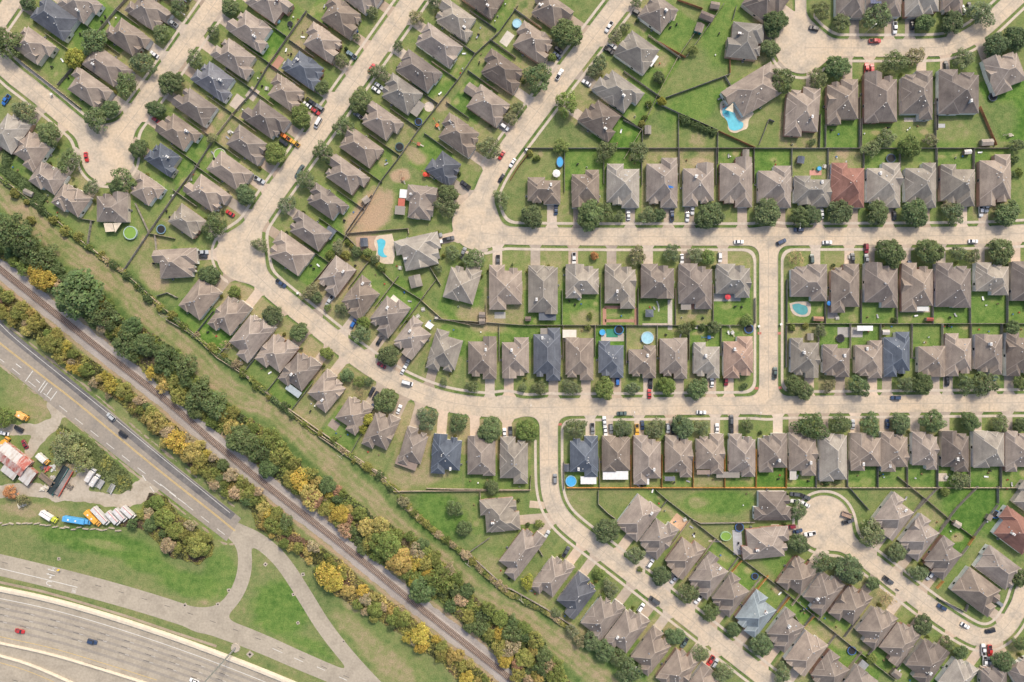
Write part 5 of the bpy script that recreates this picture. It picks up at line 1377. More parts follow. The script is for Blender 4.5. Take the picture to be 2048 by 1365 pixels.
# undergrowth nobody could count
def thicket_mesh(name, P, count, seed, cols, hmin, hmax, ea=6.0, soft=14.0):
    r = np.random.RandomState(seed); pts = []; 
    xs = [p[0] for p in P]; ys = [p[1] for p in P]
    X = r.uniform(max(-30, min(xs)), min(2070, max(xs)), count*3); Y = r.uniform(max(-30, min(ys)), min(1395, max(ys)), count*3)
    n = len(P); ins = np.zeros(len(X), bool)
    for i in range(n):
        (x0, y0), (x1, y1) = P[i], P[(i+1) % n]
        if y0 == y1: continue
        cond = ((y0 > Y) != (y1 > Y)) & (X < (x1-x0)*(Y-y0)/(y1-y0)+x0); ins ^= cond
    X, Y = X[ins], Y[ins]
    e = np.full(len(X), 1e9)
    for (ax, ay), (bx, by) in zip(P, P[1:]+P[:1]): e = np.minimum(e, seg_dist(X, Y, [(ax, ay), (bx, by)]))
    k = e > ea*(.1+vnoise(X, Y, 12, seed)); X, Y, e = X[k], Y[k], e[k]
    hh = (hmin+(hmax-hmin)*vnoise(X, Y, 13, seed+3))*np.clip(e/soft, .35, 1)*r.uniform(.55, 1, len(X))
    m_ = vnoise(X, Y, 30, seed+7)+r.uniform(-.14, .14, len(X))
    ci = np.clip((m_*len(cols)).astype(int), 0, len(cols)-1)
    kk = (HC-hh)/HC*S
    Pn = np.stack([(X-CX)*kk, -(Y-CY)*kk, hh], 1)
    cc = np.array(cols)[ci]*r.uniform(.7, 1.3, (len(X), 1))
    def fn(_r, _n): 
        N_ = _r.normal(0, .35, (len(X), 3)); N_[:,2] = 1; return Pn, N_/np.linalg.norm(N_, axis=1)[:,None], cc
    me = leaf_mesh(name, fn, 0.5, len(X), seed)
    o = link(name, me, color=(1, 1, 1)); struct(o, "stuff"); return o
thicket_mesh("undergrowth", BELT_N, 150000, 51, [BCOL['a'], (0.07,0.085,0.04), BCOL['c'], BCOL['olive'], (0.16,0.13,0.08)], 0.8, 3.4)
thicket_mesh("undergrowth", BELT_S, 110000, 52, [(0.10,0.105,0.045), BCOL['olive'], (0.17,0.145,0.07), BCOL['ochre'], (0.20,0.13,0.085)], 0.6, 2.8)
thicket_mesh("undergrowth", THICKET3, 16000, 53, [(0.09,0.10,0.045), BCOL['olive'], (0.15,0.11,0.075), (0.08,0.075,0.05)], 0.6, 2.6)
thicket_mesh("undergrowth", [(120,845),(190,880),(225,915),(270,955),(265,985),(240,990),(205,965),(180,945),(160,930),(110,930),(95,900)], 3200, 54, [(0.17,0.21,0.085), (0.14,0.17,0.07), BCOL['olive'], (0.24,0.20,0.10)], 0.3, 1.3)

def band(pts, w0, w1):
    L, Rr_ = [], []
    for k in range(len(pts)):
        a, b = pts[max(k-1, 0)], pts[min(k+1, len(pts)-1)]; dx, dy = b[0]-a[0], b[1]-a[1]; l = math.hypot(dx, dy)
        L.append((pts[k][0]-dy/l*w0, pts[k][1]+dx/l*w0)); Rr_.append((pts[k][0]+dy/l*w1, pts[k][1]-dx/l*w1))
    return L+Rr_[::-1]
thicket_mesh("undergrowth", band(ROWFENCE, 11, 5), 190000, 55, [BCOL['a'], (0.12,0.17,0.07), BCOL['c'], BCOL['olive'], BCOL['tanp']], 0.6, 2.6, 7.0, 5.0)
thicket_mesh("undergrowth", band([(800,990),(830,1025),(870,1060),(910,1092),(937,1110),(980,1153),(1020,1185),(1092,1222),(1150,1262)], 11, 5), 90000, 56, [BCOL['c'], (0.14,0.17,0.07), BCOL['olive'], BCOL['tanp'], BCOL['tanp']], 0.5, 2.4, 6.0, 5.0)
thicket_mesh("undergrowth", band([(20,300),(10,340),(45,365),(90,405)], 14, 12), 16000, 57, [BCOL['a'], (0.12,0.17,0.07), BCOL['c']], 0.5, 2.0, 5.0, 6.0)
# bushes along the mown strip and hedges
BUSHES = []
for p in resample(ROWFENCE, 31):
    if 20 < p[0] < 800: BUSHES.append((p[0]+rng.uniform(-7, 5), p[1]+rng.uniform(-4, 8), rng.uniform(6, 11), rng.choice(['olive','c','tanp','olive','a'])))
for p in resample([(805,1000),(830,1030),(870,1065),(910,1095),(935,1115),(980,1155),(1020,1185)], 17): BUSHES.append((p[0], p[1], rng.uniform(6, 11), rng.choice(['tanp','olive','tanp','c'])))
for p in resample([(695,485),(712,500),(735,518),(755,530),(770,545)], 11): BUSHES.append((p[0], p[1], rng.uniform(5, 8), rng.choice(['c','olive','a'])))
for p in resample([(1362,232),(1385,245),(1410,255),(1430,262)], 12): BUSHES.append((p[0], p[1]+3, rng.uniform(6, 10), rng.choice(['a','olive','a'])))
for q in [(1176,655,7,'c'),(1180,632,6,'c'),(1385,650,9,'c'),(1405,655,8,'a'),(1060,306,7,'olive'),(1075,316,6,'c'),(820,640,7,'c'),(1585,655,7,'c'),(1612,652,6,'olive'),(1070,318,5,'c'),(1298,208,8,'c'),(1284,247,7,'olive'),(1290,235,6,'c'),(1425,655,10,'a'),(690,510,10,'olive'),(660,510,9,'c'),(1655,965,6,'a'),(1675,965,6,'a'),(1280,1140,6,'c'),(2030,320,10,'a'),(2040,345,8,'c'),(2025,350,8,'a'),(60,440,9,'olive'),(1910,320,0,'a'),(1790,640,6,'a'),(1810,1295,0,'a')]:
    if q[2]: BUSHES.append(q)
SH = []
for h in HOUSES:
    for s_ in (-1, 1):
        if rng.random() < 0.55:
            x, y = loc_px(h, s_*h['w']*rng.uniform(.18, .42), h['d']/2-rng.uniform(-1.5, 4) if (s_ != h['g']) else h['d']/2+2)
            if s_ == h['g']: x, y = loc_px(h, s_*h['w']*rng.uniform(.47, .53), h['d']*rng.uniform(.3, .5))
            SH.append((x, y, rng.uniform(2.6, 4.2), rng.choice(['a','a','c','olive']), h))
for x, y, r, c, h in SH:
    j = rng.uniform(.75, 1.1)
    make_tree(x, y, r, tuple(q*j for q in BCOL[c]), rng.choice(['full','loose']), f"low {BWORD[c]} shrub at front of {h['ref']}", "shrubs at the house fronts", "bush", 0.9)
for x, y, r, c in BUSHES:
    j = rng.uniform(.85, 1.15); h = nearest_house(x, y)
    make_tree(x, y, r, tuple(q*j for q in BCOL[c]), rng.choice(['full','loose']), f"{BWORD[c]} bush at fence near {h['ref']}", "bushes along the fences", "bush", 0.7)
# ------------------------------------------------------------------ pools
def at_px(pts, ox, oy, h=0.0):
    q = [G(x, y, h) for x, y in pts]
    q = [(x-ox, y-oy) for x, y in q]
    ar = sum(a[0]*b[1]-b[0]*a[1] for a, b in zip(q, q[1:]+q[:1]))
    return q if ar > 0 else q[::-1]
def inground(deck, water, wm, label, dcol):
    cx, cy = sum(p[0] for p in water)/len(water), sum(p[1] for p in water)/len(water)
    X, Y = G(cx, cy)
    t = thing("swimming_pool", label, "swimming pool", (X, Y, 0))
    mb = MB(); mb.prism(at_px(smooth_line(deck+deck[:1], 1)[:-1], X, Y), 0, 0.13); mb.obj("pool_deck", [M['concrete']], t, color=dcol)
    w = at_px(smooth_line(water+water[:1], 2)[:-1], X, Y)
    mb = MB(); mb.prism(w, 0.13, 0.17, 0); n = len(w)
    c_ = (sum(p[0] for p in w)/n, sum(p[1] for p in w)/n)
    mb.obj("coping", [M['kerb']], t)
    mb = MB(); mb.poly([(c_[0]+(p[0]-c_[0])*.955, c_[1]+(p[1]-c_[1])*.955, 0.178) for p in w]); mb.obj("water", [M[wm]], t)
    return t
z9 = lambda L: [(1420+x/9.75, 160+y/9.75) for x, y in L]
inground(z9([(190,480),(220,410),(330,390),(450,470),(560,560),(690,560),(860,640),(830,700),(750,780),(740,950),(620,990),(500,1045),(400,1020),(345,960),(350,850),(300,760),(200,690)]),
 z9([(250,520),(340,520),(420,590),(490,640),(510,740),(580,810),(660,840),(650,950),(560,990),(470,1010),(380,980),(350,900),(330,800),(240,690),(225,600)]), 'water', "bright turquoise curved pool with a cream deck in the big northeast lawn", (0.60,0.50,0.37))
z4 = lambda L, x0, y0: [(x0+x/4, y0+y/4) for x, y in L]
inground(z4([(948,560),(970,520),(1050,515),(1100,505),(1115,745),(1040,752),(990,738),(955,692),(970,640),(945,600)], 512, 341),
 z4([(965,560),(1000,540),(1040,560),(1035,600),(1015,640),(1030,680),(1055,690),(1040,702),(1000,696),(970,670),(978,615)], 512, 341), 'water', "turquoise kidney pool on a cream deck left of the bend house", (0.60,0.50,0.38))
inground(z4([(170,1065),(240,1048),(340,1050),(345,1130),(322,1172),(240,1172),(186,1140)], 1536, 341),
 z4([(190,1075),(240,1060),(270,1076),(312,1082),(325,1130),(300,1160),(240,1156),(195,1112)], 1536, 341), 'water_dk', "dark teal kidney pool in the corner yard beside the side street crossing", (0.50,0.42,0.34))
def sail(pts, hts, label, col):
    X, Y = G(*pts[0]); t = thing("shade_sail", label, "shade sail", (X, Y, 0))
    q = [(G(*p)[0]-X, G(*p)[1]-Y, h) for p, h in zip(pts, hts)]
    mb = MB(); c = tuple(sum(a[k] for a in q)/len(q)-(0.25 if k == 2 else 0) for k in range(3))
    ar = sum(a[0]*b[1]-b[0]*a[1] for a, b in zip(q, q[1:]+q[:1]))
    if ar < 0: q = q[::-1]
    for a, b in zip(q, q[1:]+q[:1]): mb.poly([a, b, c]); mb.poly([(b[0],b[1],b[2]-.03),(a[0],a[1],a[2]-.03),(c[0],c[1],c[2]-.03)])
    mb.obj("canopy", [M['canvas']], t, color=col)
    for a in q: mb = MB(); mb.cyl(a[0], a[1], 0, a[2], .05); mb.obj("post", [M['metal']], t)
sail(z9([(265,620),(410,490),(420,670)]), [2.6, 3.2, 2.6], "cream triangular shade sail over the turquoise curved pool", (0.66,0.57,0.42))
sail(z4([(855,430),(925,430),(940,495),(868,500)], 0, 341), [2.7,2.7,2.5,2.5], "square cream shade sail left of the round green pool", (0.62,0.53,0.41))
sail(z4([(930,430),(1000,425),(945,505)], 0, 341), [2.7,2.7,2.5], "triangular cream shade sail beside the round green pool", (0.62,0.54,0.42))
sail(z4([(1385,1205),(1430,1240),(1400,1275),(1355,1245)], 512, 341), [2.6]*4, "white square shade canopy in the yard below the bend", (0.76,0.75,0.72))
def round_pool(px, py, r, wm, label, wallc=(0.55,0.56,0.55), ry=None):
    X, Y = G(px, py, 1.2); t = thing("round_pool", label, "pool", (X, Y, 0))
    R = r*S; k = (ry or r)/r; n = 28
    ring = lambda q: [(q*math.cos(2*math.pi*i/n), q*k*math.sin(2*math.pi*i/n)) for i in range(n)]
    a, b = ring(R), ring(R*.9); mb = MB()
    for i in range(n):
        j = (i+1) % n
        mb.quad((*a[i],0),(*a[j],0),(*a[j],1.25),(*a[i],1.25)); mb.quad((*a[i],1.25),(*a[j],1.25),(*b[j],1.25),(*b[i],1.25)); mb.quad((*b[j],.9),(*b[i],.9),(*b[i],1.25),(*b[j],1.25))
    mb.obj("pool_wall", [M['tint']], t, color=wallc)
    mb = MB(); mb.poly([(*p, 1.08) for p in b]); mb.obj("water", [M[wm]], t)
    return t
round_pool(260, 466, 13.5, 'water_gr', "round above-ground pool with green water behind the western cul-de-sac", (0.40,0.50,0.47))
round_pool(439, 309, 12, 'water_gr', "round pool with yellow-green water between two slanting streets", (0.50,0.50,0.42))
round_pool(1295, 676, 12.5, 'water_lt', "round pale blue pool in a yard between the level streets", (0.42,0.55,0.58))
round_pool(1142, 963, 11, 'water_bl', "round bright blue pool behind the slate blue corner house", (0.30,0.50,0.62))
round_pool(1452, 1073, 11, 'water_gr', "oval pool with bright green cover by the southeast cul-de-sac", (0.35,0.50,0.30), 9)
round_pool(1120, 324, 7, 'water_bl', "small oval pool with a dark blue cover in the corner yard", (0.12,0.17,0.24), 11)
round_pool(1034, 47, 9, 'water_lt', "small blue and white splash pool on a lawn", (0.3,0.5,0.62))
round_pool(1205, 665, 6, 'water_bl', "small blue tub beside the round black trampoline", (0.15,0.38,0.60))
round_pool(1639, 337, 4.5, 'water_bl', "small teal paddling pool behind the grey-beige house", (0.05,0.36,0.36))
round_pool(555, 41, 4.5, 'water_lt', "small blue inflatable pool beside a roof corner", (0.3,0.55,0.68))
mb = MB(); X, Y = G(1224, 667); mb.box(-23*S/2, 23*S/2, -16*S/2, 16*S/2, 0, .14, 0)
tag(mb.obj("turf_mat", [M['tint']], None, (X, Y, 0), color=(0.04,0.22,0.13)), "green artificial turf rectangle between blue tub and trampoline", "mat")

# trampolines
def trampoline(px, py, r, label, edge=(0.06,0.13,0.30)):
    X, Y = G(px, py, .9); t = thing("trampoline", label, "trampoline", (X, Y, 0), rng.uniform(0, 6), "trampolines in the yards")
    R = r*S; mb = MB(); mb.cyl(0, 0, .82, .86, R*.82, R*.82, 24, 0); mb.obj("mat", [M['dark']], t)
    n = 24; mb = MB()
    for i in range(n):
        a, b = 2*math.pi*i/n, 2*math.pi*(i+1)/n
        mb.quad((R*.82*math.cos(a), R*.82*math.sin(a), .89), (R*math.cos(a), R*math.sin(a), .87), (R*math.cos(b), R*math.sin(b), .87), (R*.82*math.cos(b), R*.82*math.sin(b), .89))
    mb.obj("pad", [M['tint']], t, color=edge)
    for i in range(6):
        a = i*math.pi/3; mb = MB(); mb.tube((R*.97*math.cos(a), R*.97*math.sin(a), 0), (R*.97*math.cos(a), R*.97*math.sin(a), 2.5), .03, .03, 6); mb.obj("pole", [M['metal']], t)
for q in [(322,459,9.5,"trampoline with pale rim beside the diagonal fence near the western bulb",(0.16,0.27,0.36)),(837,244,7.5,"trampoline behind the white round slab between slanting streets"),(799,294,9,"trampoline in the corner yard left of the brown play yard",(0.07,0.13,0.13)),
 (1238,660,9.5,"trampoline beside the green turf rectangle",(0.05,0.20,0.40)),(1498,658,9.5,"trampoline by the side street corner yard"),(1681,677,8.5,"trampoline behind the second house right of the crossing",(0.04,0.04,0.05)),(1479,1055,9,"trampoline beside the oval green pool"),
 (1510,1153,7,"trampoline between two orange fences"),(1704,1302,9,"trampoline near the bottom edge in a brown yard"),(1991,1029,8.5,"trampoline beside the maroon roofed house",(0.05,0.16,0.40)),(1986,194,9,"trampoline on the lawn at the upper right",(0.05,0.07,0.10)),(1782,317,9.5,"trampoline under the trees behind the upper level street houses",(0.05,0.08,0.13)),(580,48,5.5,"small round trampoline on bright grass at the top",(0.03,0.04,0.06))]:
    trampoline(*q)

# ------------------------------------------------------------------ sheds, gazebos, play sets, tables
def shed(px, py, w, d, ang, col, label, name="garden_shed", cat="shed", wallc=None, hgt=2.1, openp=False):
    X, Y = G(px, py, hgt); t = thing(name, label, cat, (X, Y, 0), -math.radians(ang))
    a, b = w*S/2, d*S/2
    if openp:
        for s in (-1, 1):
            for q in (-1, 1): mb = MB(); mb.box(s*(a-.2)-.08, s*(a-.2)+.08, q*(b-.2)-.08, q*(b-.2)+.08, 0, hgt); mb.obj("post", [M['wood']], t, color=(0.3,0.22,0.15))
    else:
        mb = MB(); mb.box(-a+.15, a-.15, -b+.15, b-.15, 0, hgt-.1); mb.obj("wall", [M['wood']], t, color=wallc or (0.30,0.25,0.19))
        mb = MB(); mb.box(-.45, .45, -b+.10, -b+.15, .05, 1.85); mb.obj("door", [M['wood']], t, color=(0.20,0.16,0.12))
    mb = MB(); g = not openp
    mb.hip(-a, a, -b, b, hgt, 0.5, 0, g, g, .1, 1, 1); mb.obj("roof", [M['roof'], M['fascia']], t, color=col)
C_P = (0.44,0.39,0.33)
for q in [(1430,11,18,14,10,HCOL['t'],"taupe garden shed by the back fence at the top"),(1414,33,28,15,22,(0.20,0.165,0.15),"dark roofed open garden shelter beside the top right-hand fence"),(1296,260,13,17,0,HCOL['g'],"grey-beige garden shed in the long yard behind the right slanting street"),
 (56,386,19,11,25,HCOL['g'],"small shed by the fence below the western cul-de-sac"),(732,400,14,13,-38,C_P,"pale shed on the corner of a slanting yard"),(728,485,15,17,-3,HCOL['b'],"slate roofed shed left of the kidney pool"),(831,563,24,24,-14,HCOL['g'],"large square shed below the bend house"),
 (964,630,12,11,0,HCOL['t'],"upper one of two small sheds in the curved yard"),(964,643,12,11,0,HCOL['t'],"lower one of two small sheds in the curved yard"),(1975,285,23,13,-3,C_P,"pale roofed shed against the red-brown fence"),(1602,320,14,14,8,(0.13,0.15,0.19),"slate and red play house shed in a green yard"),
 (1936,304,14,9,-5,(0.62,0.60,0.57),"white roofed shed behind the upper level street"),(1134,936,11,15,0,HCOL['b'],"slate shed beside the slate blue corner house"),(1725,1333,21,17,-50,(0.33,0.35,0.36),"grey metal shed by the diagonal back fence"),(1793,1349,17,15,38,HCOL['t'],"taupe shed behind the diagonal back fence"),
 (1637,638,20,9,3,(0.36,0.21,0.15),"red-brown shed behind the dark teal pool"),(1860,639,14,7,2,(0.33,0.10,0.08),"small red shed against the back fence"),(1056,638,12,9,0,(0.20,0.16,0.14),"small brown shed beside the slate patio roof"),(1492,307,13,15,0,HCOL['g'],"grey-beige shed on the red terrace"),(1915,1049,14,12,30,C_P,"pale garden shed on the bright green corner lawn"),
 (944,181,27,22,35,HCOL['t'],"taupe roofed shelter beside the third slanting lawn"),(1621,674,12,14,0,HCOL['g'],"square shelter on stone slabs behind the first corner house"),(1980,1036,10,12,30,HCOL['t'],"little shed beside the blue trampoline"),(1772,665,14,10,0,(0.50,0.48,0.45),"pale metal shed behind the slate blue roof on the right")]:
    shed(*q)
shed(1299, 627, 16, 15, 0, (0.15,0.17,0.20), "slate roofed garden gazebo on the lawn by the stepping stones", "gazebo", "gazebo", None, 2.3, True)
shed(1399, 56, 16, 18, 18, HCOL['t'], "play tower with taupe roof and teal slide", "play_tower", "play set", (0.03,0.25,0.24), 2.3)
def playset(px, py, ang, col, label, cat="play set"):
    X, Y = G(px, py, 1.5); t = thing("play_set", label, cat, (X, Y, 0), -math.radians(ang))
    for s in (-1, 1):
        for q in (-1, 1): mb = MB(); mb.tube((s*1.6+q*.0, q*.9, 0), (s*1.6, 0, 2.2), .06, .06, 6); mb.obj("leg", [M['tint']], t, color=col)
    mb = MB(); mb.tube((-1.9, 0, 2.2), (1.9, 0, 2.2), .07, .07, 6); mb.obj("beam", [M['tint']], t, color=col)
    for s in (-.6, .6):
        mb = MB(); mb.box(s-.25, s+.25, -.12, .12, .45, .5); mb.tube((s-.2, 0, .5), (s-.2, 0, 2.2), .015); mb.tube((s+.2, 0, .5), (s+.2, 0, 2.2), .015); mb.obj("swing", [M['tint']], t, color=(0.3,0.28,0.25))
    mb = MB(); mb.box(1.3, 2.9, -.8, .8, 1.2, 1.3, 0, True); mb.obj("platform", [M['tint']], t, color=col)
    mb = MB(); mb.quad((2.8, -.3, 1.3), (4.6, -.3, .15), (4.6, .3, .15), (2.8, .3, 1.3)); mb.obj("slide", [M['tint']], t, color=(0.55,0.5,0.4))
for q in [(870,243,60,(0.60,0.17,0.06),"orange play set on worn grass between the slanting streets"),(829,285,20,(0.40,0.13,0.08),"small red seesaw frame on the dry play yard"),(803,350,70,(0.35,0.20,0.12),"brown swing set in the orange dirt yard"),(849,346,30,(0.62,0.10,0.06),"red play set at the corner of the slate blue house"),(2013,270,0,(0.42,0.38,0.30),"pale timber swing frame on the upper right lawn"),
 (1410,675,0,(0.05,0.18,0.45),"blue and white play set behind the level street houses"),(1461,658,60,(0.55,0.53,0.50),"pale swing frame near the corner trampoline"),(1645,1025,20,(0.45,0.30,0.2),"small frame by the cul-de-sac")][:-1]:
    playset(*q)
def umbrella(px, py, r, col, label):
    X, Y = G(px, py, 2.3); t = thing("patio_umbrella", label, "umbrella", (X, Y, 0))
    mb = MB(); n = 8; R = r*S
    for i in range(n):
        a, b = 2*math.pi*i/n, 2*math.pi*(i+1)/n
        mb.poly([(R*math.cos(a), R*math.sin(a), 2.15), (R*math.cos(b), R*math.sin(b), 2.15), (0, 0, 2.6)])
    mb.obj("canopy", [M['canvas']], t, color=col)
    mb = MB(); mb.cyl(0, 0, 0, 2.58, .03); mb.obj("pole", [M['metal']], t)
for q in [(1113,347,8,(0.72,0.70,0.69),"white patio umbrella beside the first corner house"),(1456,594,6,(0.60,0.07,0.08),"red patio umbrella behind the corner house"),(1659,607,5,(0.05,0.22,0.55),"blue patio umbrella on the stone terrace"),(850,349,5,(0.62,0.08,0.05),"red umbrella by the slate blue roof")]: umbrella(*q)
def table(px, py, label):
    X, Y = G(px, py, .75); t = thing("garden_table", label, "table", (X, Y, 0), rng.uniform(0, 1.5))
    mb = MB(); mb.box(-.9, .9, -.5, .5, .70, .75, 0, True); mb.obj("table_top", [M['tint']], t, color=(0.50,0.48,0.44))
    for a in (-.75, .75):
        for b in (-.4, .4): mb = MB(); mb.box(a-.04, a+.04, b-.04, b+.04, 0, .70); mb.obj("leg", [M['tint']], t, color=(0.45,0.42,0.4))
    for b in (-.85, .85): mb = MB(); mb.box(-.9, .9, b-.14, b+.14, .40, .45, 0, True); mb.box(-.8, -.7, b-.1, b+.1, 0, .4); mb.box(.7, .8, b-.1, b+.1, 0, .4); mb.obj("bench", [M['tint']], t, color=(0.46,0.43,0.39))
for x, y in [(846,619),(836,633),(873,636),(800,536),(1158,597),(1895,1095),(1650,333),(1935,303),(1370,1040),(1700,514),(1454,598),(570,127),(533,177),(459,264),(1392,654),(1675,636),(1893,955),(1984,1338)]:
    h = nearest_house(x, y); table(x, y, f"pale garden table and benches behind the {h['ref']}")

# paving slabs and terraces
def slab(px, py, w, d, ang, col, nm="patio"):
    X, Y = G(px, py); mb = MB(); a, b = w*S/2, d*S/2
    mb.box(-a, a, -b, b, 0, .045); struct(mb.obj(nm, [M['concrete']], None, (X, Y, 0), -math.radians(ang), col))
CB, CT, CK = (0.40,0.22,0.16), (0.50,0.43,0.35), (0.40,0.38,0.34)
for q in [(1583,257,28,24,3,(0.42,0.28,0.23)),(1344,33,15,15,20,CT),(1014,78,18,28,35,(0.60,0.55,0.47)),(1358,1045,30,24,38,(0.52,0.34,0.22)),(1918,1160,14,32,38,CB),(1384,612,14,14,0,CB),(1454,595,54,16,0,CK),(555,127,14,30,35,CB),(1488,316,12,22,0,(0.48,0.19,0.15)),
 (1631,346,24,10,0,(0.50,0.26,0.21)),(1240,615,62,6,0,CB),(1209,633,7,34,0,CB),(1272,633,6,34,0,CB),(1240,642,60,6,0,CB),(858,214,0,0,0,CT),(1830,620,60,10,0,CT),(735,571,14,12,-30,CT),(790,600,18,12,40,(0.62,0.58,0.50)),(1665,615,20,45,0,(0.40,0.36,0.32)),
 (735,488,45,30,-5,(0.42,0.30,0.22)),(1000,631,22,13,0,CK),(640,700,0,0,0,CT),(664,838,0,0,0,CT),(668,850,20,17,35,(0.30,0.24,0.20)),(1340,630,9,60,0,(0.50,0.46,0.40)),(1310,650,50,6,0,(0.46,0.40,0.34)),(1700,665,50,20,0,(0.38,0.36,0.34)),(1225,675,46,16,0,(0.45,0.40,0.35)),(1135,675,14,18,0,CT),(1185,640,0,0,0,CT),
 (1550,1053,16,8,0,CT),(1475,1085,18,50,-3,(0.38,0.38,0.39)),(1430,1083,26,3,3,CT),(505,188,20,24,35,(0.45,0.39,0.33)),(475,205,22,28,35,(0.5,0.43,0.36)),(1883,955,22,16,0,CT),(1880,252,20,8,0,(0.42,0.42,0.42)),(1075,1010,32,14,5,(0.52,0.41,0.30)),(1830,240,44,8,0,CT),(1150,597,0,0,0,CT)]:
    if q[2]: slab(*q)
mb = MB(); X, Y = G(858, 214); mb.cyl(X, Y, 0, .06, 10*S, 10*S, 28); struct(mb.obj("patio", [M['concrete']], color=(0.58,0.50,0.42)))
for k in range(8):
    x, y = 1314+k*1.3-(k*k)*.12, 604+k*2.6
    slab(x, y, 3, 2, 20, (0.6,0.57,0.52), "stepping_stone")
ring_ = [(1317-2+math.sin(k)*1, 600+k) for k in range(1)]

# tarps
def tarp(px, py, pts, label):
    h = nearest_house(px, py); X, Y = G(px, py, 5.0)
    mb = MB(); q = at_px([(px+a, py+b) for a, b in pts], *G(px, py))
    r0 = h['root']; dx, dy = X-h['xy'][0], Y-h['xy'][1]
    mb.poly([(x, y, 0.02+0.04*math.sin(k*2.1)) for k, (x, y) in enumerate(q)])
    o = mb.obj("tarpaulin", [M['canvas']], None, (X, Y, 0), color=(0.05,0.22,0.62)); o.rotation_euler = (0.35, 0, 0)
    # rest it on the roof slope under it
    c, s = math.cos(-h['rz']), math.sin(-h['rz']); lx, ly = dx*c-dy*s, dx*s+dy*c
    z = EAVE+h['pitch']*max(0, min(lx+h['W']/2, h['W']/2-lx, ly+h['D']/2, h['D']/2-ly))
    o.location = (X, Y, z+0.45); tag(o, label, "tarp")
tarp(1338, 376, [(-7,-6),(-3,-3),(2,-2),(8,0),(6,2),(-3,2)], "torn blue tarp lying on a taupe roof above the upper level street")

# ------------------------------------------------------------------ bus yard at the left edge
def boxtruck(px, py, ang, L, W_, H_, body, cab, label, name, cat, caplen=1.9, stripe=None):
    X, Y = G(px, py, H_*.6); t = thing(name, label, cat, (X, Y, 0), -math.radians(ang), "buses and trucks in the yard")
    l, w = L/2, W_/2
    def rbox(x0, x1, y0, y1, z0, z1, r, m, nm, col):
        mb = MB(); P = [(y0, z0), (y1, z0), (y1, z1-r), (y1-r, z1), (y0+r, z1), (y0, z1-r)]; i = 0
        mb.v += [(x0, y, z) for y, z in P]+[(x1, y, z) for y, z in P]
        for k in range(6): j = (k+1) % 6; mb.f.append((k, 6+k, 6+j, j)[::-1]); mb.m.append(0)
        mb.f.append(tuple(range(5, -1, -1))[::-1] if False else (0,1,2,3,4,5)[::-1]); mb.m.append(0); mb.f.append((6,7,8,9,10,11)); mb.m.append(0)
        return mb.obj(nm, [m], t, color=col)
    rbox(-l, l-caplen, -w, w, .7, H_, .22, M['tint'], "body", body)
    rbox(l-caplen+.02, l, -w*.92, w*.92, .6, H_*.70, .25, M['car'], "cab", cab)
    mb = MB(); x = l-caplen+.02; mb.quad((l-.9, -w*.85, H_*.70+.012), (l-.45, -w*.85, H_*.70+.012), (l-.45, w*.85, H_*.70+.012), (l-.9, w*.85, H_*.70+.012)); mb.obj("windscreen", [M['glass']], t)
    for x in (l-1.0, -l+1.6):
        for y in (-w+.15, w-.15):
            mb = MB(); mb.tube((x, y-.15, .48), (x, y+.15, .48), .48, .48, 12); mb.obj("wheel", [M['dark']], t)
    for x in ((-l*.55, 0.05) if cat == 'bus' else (-l*.3,)):
        mb = MB(); mb.box(x-.4, x+.4, -.4, .4, H_-.02, H_+.12); mb.obj("roof_hatch", [M['white']], t)
    if stripe:
        mb = MB(); mb.box(-l+.2, l-caplen-.2, w*.62, w*.80, H_-.005, H_+.02); mb.obj("roof_stripe", [M['tint']], t, color=stripe)
YB = (0.70,0.36,0.06); WHT = (0.72,0.71,0.69)
Q = lambda x, y: (x/6.826, 860+y/6.826)
boxtruck(*Q(1050,1238), 9, 13.0, 2.55, 3.1, (0.10,0.36,0.66), (0.10,0.36,0.66), "long bright blue bus with white roof hatches", "bus", "bus", 2.4)
boxtruck(*Q(1268,1208), 45, 9.5, 2.5, 3.0, YB, YB, "orange-yellow school bus parked next to white trucks", "bus", "bus", 1.9)
boxtruck(*Q(665,1190), 32, 8.6, 2.5, 3.0, WHT, (0.52,0.56,0.05), "white box truck with a lime green cab", "box_truck", "truck", 2.6, (0.08,0.09,0.09))
boxtruck(*Q(1375,1175), 47, 10.5, 2.7, 3.4, (0.55,0.54,0.53), WHT, "longest white motorhome with a red side stripe beside the school bus", "motorhome", "motorhome", .9, (0.5,0.08,0.06))
boxtruck(*Q(1545,1205), 47, 8.0, 2.6, 3.2, (0.55,0.54,0.53), WHT, "white motorhome with red tail, second in the slanted row", "motorhome", "motorhome", .9, (0.55,0.07,0.06))
boxtruck(*Q(1640,1165), 47, 7.5, 2.6, 3.2, (0.55,0.54,0.53), WHT, "white motorhome third in the slanted row", "motorhome", "motorhome", .9, (0.5,0.1,0.08))
boxtruck(*Q(1750,1130), 43, 7.5, 2.6, 3.2, (0.57,0.56,0.55), WHT, "white motorhome at the far right end of the slanted row", "motorhome", "motorhome", .9, (0.5,0.08,0.06))
boxtruck(*Q(1235,620), -60, 6.6, 2.5, 2.9, (0.60,0.58,0.56), WHT, "upper white camper van parked in the grass", "camper_van", "camper van", 1.3)
boxtruck(*Q(1295,690), -58, 6.0, 2.4, 2.8, (0.60,0.58,0.56), WHT, "lower white camper van parked in the grass", "camper_van", "camper van", 1.3)
boxtruck(*Q(40,205), -58, 8.0, 2.5, 3.0, YB, YB, "yellow school bus at the left picture edge on shaded grass", "bus", "bus", 1.9)
boxtruck(*Q(585,400), 42, 6.4, 2.5, 3.0, (0.66,0.64,0.60), YB, "yellow bus with a white roof beside the tin barn", "bus", "bus", 1.5)
